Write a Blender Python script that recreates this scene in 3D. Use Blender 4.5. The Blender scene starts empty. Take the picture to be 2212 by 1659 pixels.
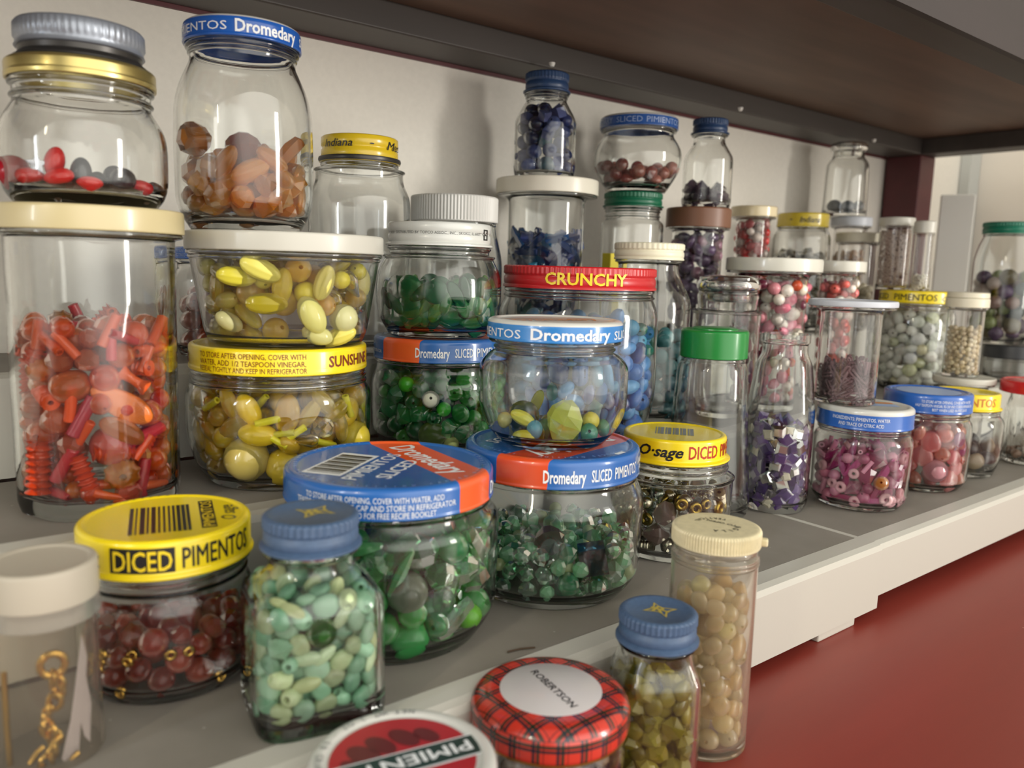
import bpy, math, random
import numpy as np
from mathutils import Vector, Matrix, Euler
rnd = random.Random(7)
sc = bpy.context.scene
COL = sc.collection

# ------------------------------------------------------------------ camera, world, lights, exposure
cam_d = bpy.data.cameras.new('camera'); cam = bpy.data.objects.new('camera', cam_d); COL.objects.link(cam)
cam_d.sensor_fit = 'HORIZONTAL'; cam_d.sensor_width = 36.0; cam_d.lens = 28.48
cam_d.clip_start = 0.01; cam_d.clip_end = 50
cam.matrix_world = Matrix(((0.78138, 0.06718, -0.62043, 0.0), (-0.62338, 0.13034, -0.77098, 0.0), (0.02907, 0.98919, 0.14373, 0.16), (0, 0, 0, 1)))
cam_d.dof.use_dof = True; cam_d.dof.focus_distance = 0.45; cam_d.dof.aperture_fstop = 9.5
sc.camera = cam
sc.view_settings.view_transform = 'Standard'; sc.view_settings.look = 'None'
sc.view_settings.gamma = 1.0; sc.view_settings.use_curve_mapping = False
sc.view_settings.exposure = -0.08
cy = sc.cycles
cy.max_bounces = 30; cy.diffuse_bounces = 3; cy.glossy_bounces = 4; cy.transmission_bounces = 26
cy.transparent_max_bounces = 8; cy.volume_bounces = 0
cy.caustics_reflective = False; cy.caustics_refractive = True
cy.sample_clamp_indirect = 4.0; cy.use_denoising = True
cy.use_adaptive_sampling = True; cy.adaptive_threshold = 0.025

world = bpy.data.worlds.new('room_light'); sc.world = world; world.use_nodes = True
wn = world.node_tree.nodes; wl = world.node_tree.links
bg = wn['Background']
wtc = wn.new('ShaderNodeTexCoord')
def glow(direction, lo, hi, value):
    """soft bright patch of the room (a window wall) seen in one direction"""
    d = wn.new('ShaderNodeVectorMath'); d.operation = 'DOT_PRODUCT'; d.inputs[1].default_value = Vector(direction).normalized()
    r = wn.new('ShaderNodeMapRange'); r.interpolation_type = 'SMOOTHSTEP'; r.inputs[1].default_value = lo; r.inputs[2].default_value = hi; r.inputs[3].default_value = 0; r.inputs[4].default_value = value
    wl.new(wtc.outputs['Generated'], d.inputs[0]); wl.new(d.outputs['Value'], r.inputs[0]); return r.outputs[0]
def add(a, b):
    m = wn.new('ShaderNodeMath'); m.operation = 'ADD'; wl.new(a, m.inputs[0]); wl.new(b, m.inputs[1]); return m.outputs[0]
wl.new(add(add(glow((0.10, -0.97, 0.20), 0.66, 0.92, 2.6), glow((-0.95, -0.22, 0.25), 0.86, 0.97, 1.6)), glow((0, -0.25, 1), -0.6, 1.0, 0.50)), bg.inputs[1])
bg.inputs[0].default_value = (1.0, 0.965, 0.885, 1)

def area(name, loc, target, sx, sy, energy, color):
    d = bpy.data.lights.new(name, 'AREA'); d.shape = 'RECTANGLE'; d.size = sx; d.size_y = sy; d.energy = energy; d.color = color
    o = bpy.data.objects.new(name, d); COL.objects.link(o); o.location = loc
    o.rotation_euler = (Vector(target) - Vector(loc)).to_track_quat('-Z', 'Y').to_euler()
    return o
area('room_window', (1.55, -1.7, 0.42), (0.95, 0.5, 0.22), 0.30, 0.9, 26, (1.0, 0.95, 0.88))
area('tall_window', (-2.3, -0.10, 0.75), (0.3, 0.3, 0.1), 0.16, 1.1, 13, (0.86, 0.93, 1.0))
area('tube_lamp', (-1.9, -0.62, 1.2), (0.3, 0.3, 0.1), 0.08, 1.0, 12, (1.0, 0.90, 0.66))

# ------------------------------------------------------------------ helpers
def lin(c):
    return tuple(((v / 255) / 12.92 if v / 255 <= 0.04045 else ((v / 255 + 0.055) / 1.055) ** 2.4) for v in c[:3]) + (1.0,)

def link(o, parent=None):
    COL.objects.link(o)
    if parent is not None: o.parent = parent
    return o
def empty(name, loc, label, cat, group=None, rz=0.0):
    o = bpy.data.objects.new(name, None); o.empty_display_size = 0.01; COL.objects.link(o)
    o.location = loc; o.rotation_euler = (0, 0, rz); o['label'] = label; o['category'] = cat
    if group: o['group'] = group
    return o
def tag(o, label, cat, group=None):
    o['label'] = label; o['category'] = cat
    if group: o['group'] = group
    return o

class MB:
    def __init__(s): s.v = []; s.f = []; s.mi = []
    def add(s, vs, fs, mi=0):
        b = len(s.v); s.v += [tuple(p) for p in vs]; s.f += [tuple(i + b for i in q) for q in fs]; s.mi += [mi] * len(fs)
    def box(s, x0, y0, z0, x1, y1, z1, mi=0, bev=0.0):
        s.add([(x0,y0,z0),(x1,y0,z0),(x1,y1,z0),(x0,y1,z0),(x0,y0,z1),(x1,y0,z1),(x1,y1,z1),(x0,y1,z1)],
              [(0,3,2,1),(4,5,6,7),(0,1,5,4),(1,2,6,5),(2,3,7,6),(3,0,4,7)], mi)
    def lathe(s, prof, n=64, mi=0, rad=None, closed=True, mis=None):
        """revolve (r,z) pairs; r=0 ends close to a pole; rad(theta,r,z)->r"""
        rings = []; b0 = len(s.v); vs = []
        for r, z in prof:
            if r <= 1e-7:
                rings.append([len(vs)]); vs.append((0, 0, z))
            else:
                ids = []
                for k in range(n):
                    t = 2 * math.pi * k / n; q = rad(t, r, z) if rad else r
                    ids.append(len(vs)); vs.append((q * math.cos(t), q * math.sin(t), z))
                rings.append(ids)
        fs = []; ms = []
        pairs = list(zip(range(len(rings) - 1), range(1, len(rings))))
        if closed and len(rings[0]) > 1 and len(rings[-1]) > 1: pairs.append((len(rings) - 1, 0))
        for a, c in pairs:
            A, B = rings[a], rings[c]; m = mis[a] if mis else mi
            if len(A) == 1 and len(B) == 1: continue
            for k in range(n):
                k2 = (k + 1) % n
                if len(A) == 1: fs.append((A[0], B[k2], B[k]))
                elif len(B) == 1: fs.append((A[k], A[k2], B[0]))
                else: fs.append((A[k], A[k2], B[k2], B[k]))
                ms.append(m)
        s.v += vs; s.f += [tuple(i + b0 for i in q) for q in fs]; s.mi += ms
    def tube(s, pts, r, n=8, mi=0, close=False):
        pts = [Vector(p) for p in pts]; rings = []; vs = []
        up = Vector((0.31, 0.17, 0.93))
        for i, p in enumerate(pts):
            a = pts[i - 1] if (i or close) else p; c = pts[(i + 1) % len(pts)] if (i < len(pts) - 1 or close) else p
            d = (c - a).normalized(); x = d.cross(up).normalized(); y = d.cross(x)
            rr = r(i / (len(pts) - 1)) if callable(r) else r
            rings.append([len(vs) + k for k in range(n)])
            for k in range(n):
                t = 2 * math.pi * k / n; vs.append(p + x * rr * math.cos(t) + y * rr * math.sin(t))
        fs = []
        m = len(rings)
        for i in range(m if close else m - 1):
            A, B = rings[i], rings[(i + 1) % m]
            for k in range(n): fs.append((A[k], A[(k + 1) % n], B[(k + 1) % n], B[k]))
        if not close: fs += [tuple(reversed(rings[0])), tuple(rings[-1])]
        s.add(vs, fs, mi)
    def mesh(s, name, mats, smooth=True, angle=40):
        me = bpy.data.meshes.new(name); me.from_pydata(s.v, [], s.f); me.update()
        for m in mats: me.materials.append(m)
        if len(mats) > 1: me.polygons.foreach_set('material_index', s.mi)
        if smooth:
            me.polygons.foreach_set('use_smooth', [True] * len(me.polygons))
            me.set_sharp_from_angle(angle=math.radians(angle))
        return me
    def build(s, name, mats, parent=None, smooth=True, angle=40, bevel=0.0):
        if not isinstance(mats, (list, tuple)): mats = [mats]
        o = bpy.data.objects.new(name, s.mesh(name, mats, smooth, angle)); link(o, parent)
        if bevel:
            b = o.modifiers.new('bevel', 'BEVEL'); b.width = bevel; b.segments = 3; b.limit_method = 'ANGLE'
        return o

def fillet(pts, rmax, seg=5):
    out = [pts[0]]
    for i in range(1, len(pts) - 1):
        a, p, c = Vector(pts[i - 1]), Vector(pts[i]), Vector(pts[i + 1])
        la, lc = (a - p).length, (c - p).length
        if la < 1e-7 or lc < 1e-7: continue
        d = min(rmax, 0.48 * la, 0.48 * lc); q0 = p + (a - p) / la * d; q1 = p + (c - p) / lc * d
        for k in range(seg + 1):
            t = k / seg; out.append(tuple(q0 * (1 - t) ** 2 + p * 2 * t * (1 - t) + q1 * t * t))
    out.append(pts[-1]); return out

# ------------------------------------------------------------------ materials
MATS = {}
def nodes(name):
    m = bpy.data.materials.new(name); m.use_nodes = True; nt = m.node_tree
    return m, nt.nodes, nt.links, nt.nodes['Principled BSDF']
def plain(name, rgb, rough=0.4, metal=0.0, coat=0.0, bump=0.0, bscale=400.0, spec=0.5, mottle=0.0):
    key = ('p', name)
    if key in MATS: return MATS[key]
    m, n, l, p = nodes(name)
    p.inputs['Base Color'].default_value = lin(rgb); p.inputs['Roughness'].default_value = rough
    p.inputs['Metallic'].default_value = metal; p.inputs['Coat Weight'].default_value = coat; p.inputs['Coat Roughness'].default_value = 0.08
    p.inputs['Specular IOR Level'].default_value = spec
    if bump or mottle:
        tc = n.new('ShaderNodeTexCoord'); nz = n.new('ShaderNodeTexNoise'); nz.inputs['Scale'].default_value = bscale; nz.inputs['Detail'].default_value = 5
        l.new(tc.outputs['Object'], nz.inputs['Vector'])
        if bump:
            b = n.new('ShaderNodeBump'); b.inputs['Strength'].default_value = bump; b.inputs['Distance'].default_value = 0.0006
            l.new(nz.outputs['Fac'], b.inputs['Height']); l.new(b.outputs[0], p.inputs['Normal'])
        if mottle:
            r = n.new('ShaderNodeMapRange'); r.inputs[1].default_value = 0.3; r.inputs[2].default_value = 0.7; r.inputs[3].default_value = 1 - mottle; r.inputs[4].default_value = 1 + mottle * .6
            mx = n.new('ShaderNodeVectorMath'); mx.operation = 'SCALE'; mx.inputs[0].default_value = lin(rgb)[:3]
            l.new(nz.outputs['Fac'], r.inputs[0]); l.new(r.outputs[0], mx.inputs['Scale']); l.new(mx.outputs[0], p.inputs['Base Color'])
    MATS[key] = m; return m

def glass(name, tint, ior=1.47, rough=0.0, haze=0.0, hcol=(0.75, 0.72, 0.66)):
    m = bpy.data.materials.new(name); m.use_nodes = True; n = m.node_tree.nodes; l = m.node_tree.links; n.clear()
    out = n.new('ShaderNodeOutputMaterial'); g = n.new('ShaderNodeBsdfGlass'); g.inputs['IOR'].default_value = ior; g.inputs['Roughness'].default_value = rough
    g.inputs['Color'].default_value = tint + (1,)
    tc = n.new('ShaderNodeTexCoord'); mp = n.new('ShaderNodeMapping'); mp.inputs['Scale'].default_value = (1, 1, 0.4)
    nz = n.new('ShaderNodeTexNoise'); nz.inputs['Scale'].default_value = 60; nz.inputs['Detail'].default_value = 1.0
    bp = n.new('ShaderNodeBump'); bp.inputs['Strength'].default_value = 0.12; bp.inputs['Distance'].default_value = 0.002
    l.new(tc.outputs['Object'], mp.inputs[0]); l.new(mp.outputs[0], nz.inputs['Vector']); l.new(nz.outputs['Fac'], bp.inputs['Height']); l.new(bp.outputs[0], g.inputs['Normal'])
    last = g
    if haze:
        df = n.new('ShaderNodeBsdfDiffuse'); df.inputs[0].default_value = hcol + (1,); tl = n.new('ShaderNodeBsdfTranslucent'); tl.inputs[0].default_value = hcol + (1,)
        ad = n.new('ShaderNodeMixShader'); ad.inputs[0].default_value = 0.5; l.new(df.outputs[0], ad.inputs[1]); l.new(tl.outputs[0], ad.inputs[2])
        hz = n.new('ShaderNodeMixShader'); hz.inputs[0].default_value = haze; l.new(last.outputs[0], hz.inputs[1]); l.new(ad.outputs[0], hz.inputs[2]); last = hz
    l.new(last.outputs[0], out.inputs[0]); return m
GLASS = glass('clear_glass', (0.985, 0.99, 0.985)); THICK = GLASS
PLASTIC = glass('clear_plastic', (0.985, 0.982, 0.978), 1.42, 0.0, 0.02)
HAZY = glass('hazy_plastic', (0.98, 0.97, 0.96), 1.38, 0.05, 0.10, (0.88, 0.80, 0.62))
FROST = glass('cloudy_plastic', (0.93, 0.90, 0.86), 1.3, 0.06, 0.06)
SKIRT = glass('milky_plastic', (0.9, 0.87, 0.82), 1.3, 0.12, 0.35)

def bead_mat(name, rough=0.15, trans=0.0, coat=0.3, metal=0.0, soft=0.0, clear=0.0, bump=0.0):
    """colour comes from each bead's own object colour"""
    m, n, l, p = nodes(name)
    oi = n.new('ShaderNodeObjectInfo')
    if trans > 0.3:                                       # light crosses the bead wall twice: a paler tint per crossing
        gm = n.new('ShaderNodeGamma'); gm.inputs[1].default_value = 0.82; l.new(oi.outputs['Color'], gm.inputs[0]); l.new(gm.outputs[0], p.inputs['Base Color']); p.inputs['Specular IOR Level'].default_value = 0.35
    else: l.new(oi.outputs['Color'], p.inputs['Base Color'])
    p.inputs['Roughness'].default_value = rough; p.inputs['Coat Weight'].default_value = coat; p.inputs['Coat Roughness'].default_value = 0.05; p.inputs['Metallic'].default_value = metal
    p.inputs['Transmission Weight'].default_value = trans; p.inputs['IOR'].default_value = 1.42
    out = n['Material Output']; last = p
    if soft:
        tl = n.new('ShaderNodeBsdfTranslucent'); l.new(oi.outputs['Color'], tl.inputs[0]); mx = n.new('ShaderNodeMixShader'); mx.inputs[0].default_value = soft
        l.new(last.outputs[0], mx.inputs[1]); l.new(tl.outputs[0], mx.inputs[2]); last = mx
    if clear:
        t = n.new('ShaderNodeBsdfTransparent'); l.new(oi.outputs['Color'], t.inputs[0]); mx = n.new('ShaderNodeMixShader'); mx.inputs[0].default_value = clear
        l.new(last.outputs[0], mx.inputs[1]); l.new(t.outputs[0], mx.inputs[2]); last = mx
    if last is not p: l.new(last.outputs[0], out.inputs[0])
    if bump:
        nz = n.new('ShaderNodeTexNoise'); nz.inputs['Scale'].default_value = 3.0; tc = n.new('ShaderNodeTexCoord'); l.new(tc.outputs['Object'], nz.inputs['Vector'])
        b = n.new('ShaderNodeBump'); b.inputs['Strength'].default_value = bump; l.new(nz.outputs['Fac'], b.inputs['Height']); l.new(b.outputs[0], p.inputs['Normal'])
    return m
BM = dict(op=bead_mat('opaque_bead', 0.2, soft=0.15), tr=bead_mat('translucent_bead', 0.06, trans=0.55, coat=0.0, soft=0.30),
          gl=bead_mat('glass_bead', 0.02, trans=0.93, coat=0.2, soft=0.04), mk=bead_mat('milky_bead', 0.16, trans=0.12, soft=0.35),
          pe=bead_mat('pearl_bead', 0.18, coat=0.9, soft=0.05), me=bead_mat('metal_bead', 0.22, metal=1.0, coat=0), mi=bead_mat('mirror_bead', 0.05, metal=1.0, coat=0))

WHITEPL = plain('white_rack_plastic', (196, 194, 184), 0.38, bump=0.05, bscale=900)
# ------------------------------------------------------------------ bead shapes (unit half length about 1 in the widest direction)
SHAPES = {}
def shape(key):
    if key in SHAPES: return SHAPES[key]
    b = MB(); sm = True; ang = 40; r_ = random.Random(hash(key) % 1000 if False else sum(map(ord, key)))
    dims = (1, 1, 1)
    def egg(a, c, hole, n=20, k=9, p=2.0):
        pr = []
        t0 = math.acos(min(0.999, hole / a)) if hole else math.pi / 2
        for i in range(k + 1):
            t = t0 - 2 * t0 * i / k
            pr.append((a * abs(math.cos(t)) ** (2 / p), c * math.copysign(abs(math.sin(t)) ** (2 / p), math.sin(t))))
        return pr
    if key == 'round':
        pr = egg(1, 1, .17); b.lathe(pr + [(.15, -.75), (.15, .75)], 20)
    elif key == 'plain_ball':
        pr = egg(1, 1, 0); pr[0] = (0, 1); pr[-1] = (0, -1); b.lathe(pr, 24)
    elif key == 'oval':
        b.lathe(egg(.62, 1, .12) + [(.1, -.9), (.1, .9)], 20); dims = (.62, .62, 1)
    elif key == 'barrel':
        b.lathe(egg(.78, .9, .2, p=2.8) + [(.18, -.6), (.18, .6)], 20); dims = (.78, .78, .9)
    elif key == 'donut':
        pr = [(.62 + .38 * math.cos(t), .42 * math.sin(t)) for t in [2 * math.pi * i / 12 for i in range(12)]]; b.lathe(pr, 22); dims = (1, 1, .42)
    elif key == 'disc':
        pr = egg(1, .34, 0, p=2.4); pr[0] = (0, .34); pr[-1] = (0, -.34); b.lathe(pr, 22); dims = (1, 1, .34)
    elif key == 'fluted':
        pr = egg(.52, 1, 0); pr[0] = (0, 1); pr[-1] = (0, -1)
        b.lathe(pr, 32, rad=lambda t, r, z: r * (1 - .10 * abs(math.sin(4 * t)))); b.v = [(x, y * .7, z) for x, y, z in b.v]; dims = (.52, .36, 1); ang = 80
    elif key == 'melon':
        b.lathe(egg(1, .85, .2) + [(.18, -.5), (.18, .5)], 40, rad=lambda t, r, z: r * (1 - .12 * abs(math.sin(5 * t)) * min(1, r))); ang = 80; dims = (1, 1, .85)
    elif key == 'tube':
        b.lathe([(.26, 1), (.3, .96), (.3, -.96), (.26, -1), (.14, -1), (.14, 1)], 14); dims = (.3, .3, 1)
    elif key == 'spiral':
        pr = []
        for i in range(41):
            z = 1 - 2 * i / 40; pr.append((.40 + .09 * math.cos(i * 2 * math.pi / 5.7), z))
        b.lathe(pr + [(.15, -1), (.15, 1)], 18); dims = (.48, .48, 1); ang = 80
    elif key == 'faceted':
        k = 8; pr = [(.25, .95), (.78, .55), (1, 0), (.78, -.55), (.25, -.95)]
        b.lathe([(0, .95)] + pr + [(0, -.95)], k, rad=lambda t, r, z: r); sm = False; b.v = [(x, y, z) for x, y, z in b.v]
    elif key == 'bicone':
        b.lathe([(0, 1), (.15, .98), (.82, .08), (.82, -.08), (.15, -.98), (0, -1)], 8); sm = False; dims = (.82, .82, 1)
    elif key == 'rod':
        b.lathe([(0, 1), (.10, .93), (.20, .35), (.22, 0), (.20, -.35), (.10, -.93), (0, -1)], 6); sm = False; dims = (.22, .22, 1)
    elif key == 'nugget':
        pts = [(0, 1), (.45, .8), (.8, .35), (.85, -.1), (.6, -.6), (.3, -.85), (0, -.9)]
        b.lathe(pts, 6, rad=lambda t, r, z: r * (1 + .13 * math.sin(2 * t + z))); sm = False; dims = (.85, .85, 1)
    elif key in ('chip', 'chip2', 'chip3'):
        b.lathe([(0, .8), (.55, .7), (1, .15), (.85, -.4), (.4, -.8), (0, -.85)], 7 if key != 'chip2' else 5)
        b.v = [(x * (.75 + .5 * r_.random()), y * (.6 + .4 * r_.random()), z * (.75 + .5 * r_.random())) for x, y, z in b.v]; sm = False; dims = (.85, .75, .85)
    elif key == 'shard':
        b.lathe([(0, 1), (.28, .9), (.36, .3), (.30, -.6), (.18, -1), (0, -1.02)], 5)
        b.v = [(x * (1 + .3 * r_.random()), y * .6, z) for x, y, z in b.v]; sm = False; dims = (.36, .25, 1)
    elif key == 'slab':
        n = 26; pr = egg(1, .22, 0, p=5); pr[0] = (0, .22); pr[-1] = (0, -.22); b.lathe(pr, n); b.v = [(x * .42 * (1 + .12 * y), z * 1.0, y) for x, y, z in b.v]; dims = (.42, .22, 1)
    elif key == 'drop':
        b.lathe([(0, 1), (.12, .9), (.22, .6), (.42, .15), (.55, -.3), (.48, -.7), (.25, -.95), (0, -1)], 18); dims = (.55, .55, 1)
    elif key == 'square':
        b.lathe([(0, .3), (.55, .3), (1, .0), (1, -.06), (.5, -.35), (0, -.35)], 4); sm = False; dims = (.9, .9, .3)
    elif key == 'cubo':
        b.box(-.7, -.7, -.7, .7, .7, .7); dims = (.75, .75, .75); sm = False
    elif key == 'pebble':
        pr = egg(.8, 1, 0, p=2.3); pr[0] = (0, 1); pr[-1] = (0, -1)
        b.lathe(pr, 18, rad=lambda t, r, z: r * (1 + .10 * math.sin(2 * t + 1) + .06 * math.sin(3 * t + 2 * z))); b.v = [(x, y * .75, z) for x, y, z in b.v]; dims = (.8, .6, 1); ang = 80
    elif key == 'hourglass':
        b.lathe([(.5, 1), (.55, .9), (.34, .45), (.3, 0), (.34, -.45), (.55, -.9), (.5, -1), (.14, -1), (.14, 1)], 18); dims = (.5, .5, 1)
    elif key == 'star':
        b.lathe([(0, .22), (.9, .16), (1, 0), (.9, -.16), (0, -.22)], 10, rad=lambda t, r, z: r * (1 if round(t / (math.pi / 5)) % 2 == 0 else .5)); sm = False; dims = (.85, .85, .2)
    elif key == 'pin':
        pts = []
        for i in range(21):
            t = i / 20
            if t < .4: pts.append((-.12, 0, 1 - 2.0 * t / .4 * .9))
            elif t <= .6:
                a = math.pi * (t - .4) / .2; pts.append((-.12 * math.cos(a), 0, -.8 - .14 * math.sin(a)))
            else: pts.append((.12, .02, -.8 + 2.0 * (t - .6) / .4 * .9))
        b.tube(pts, .085, 8); dims = (.2, .1, 1)
    SHAPES[key] = (b, sm, ang, dims); return SHAPES[key]
MESHES = {}
def bead_mesh(key, mat):
    if (key, mat) not in MESHES:
        b, sm, ang, dims = shape(key); MESHES[(key, mat)] = b.mesh(key + '_bead', [BM[mat]], sm, ang)
    return MESHES[(key, mat)]

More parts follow.
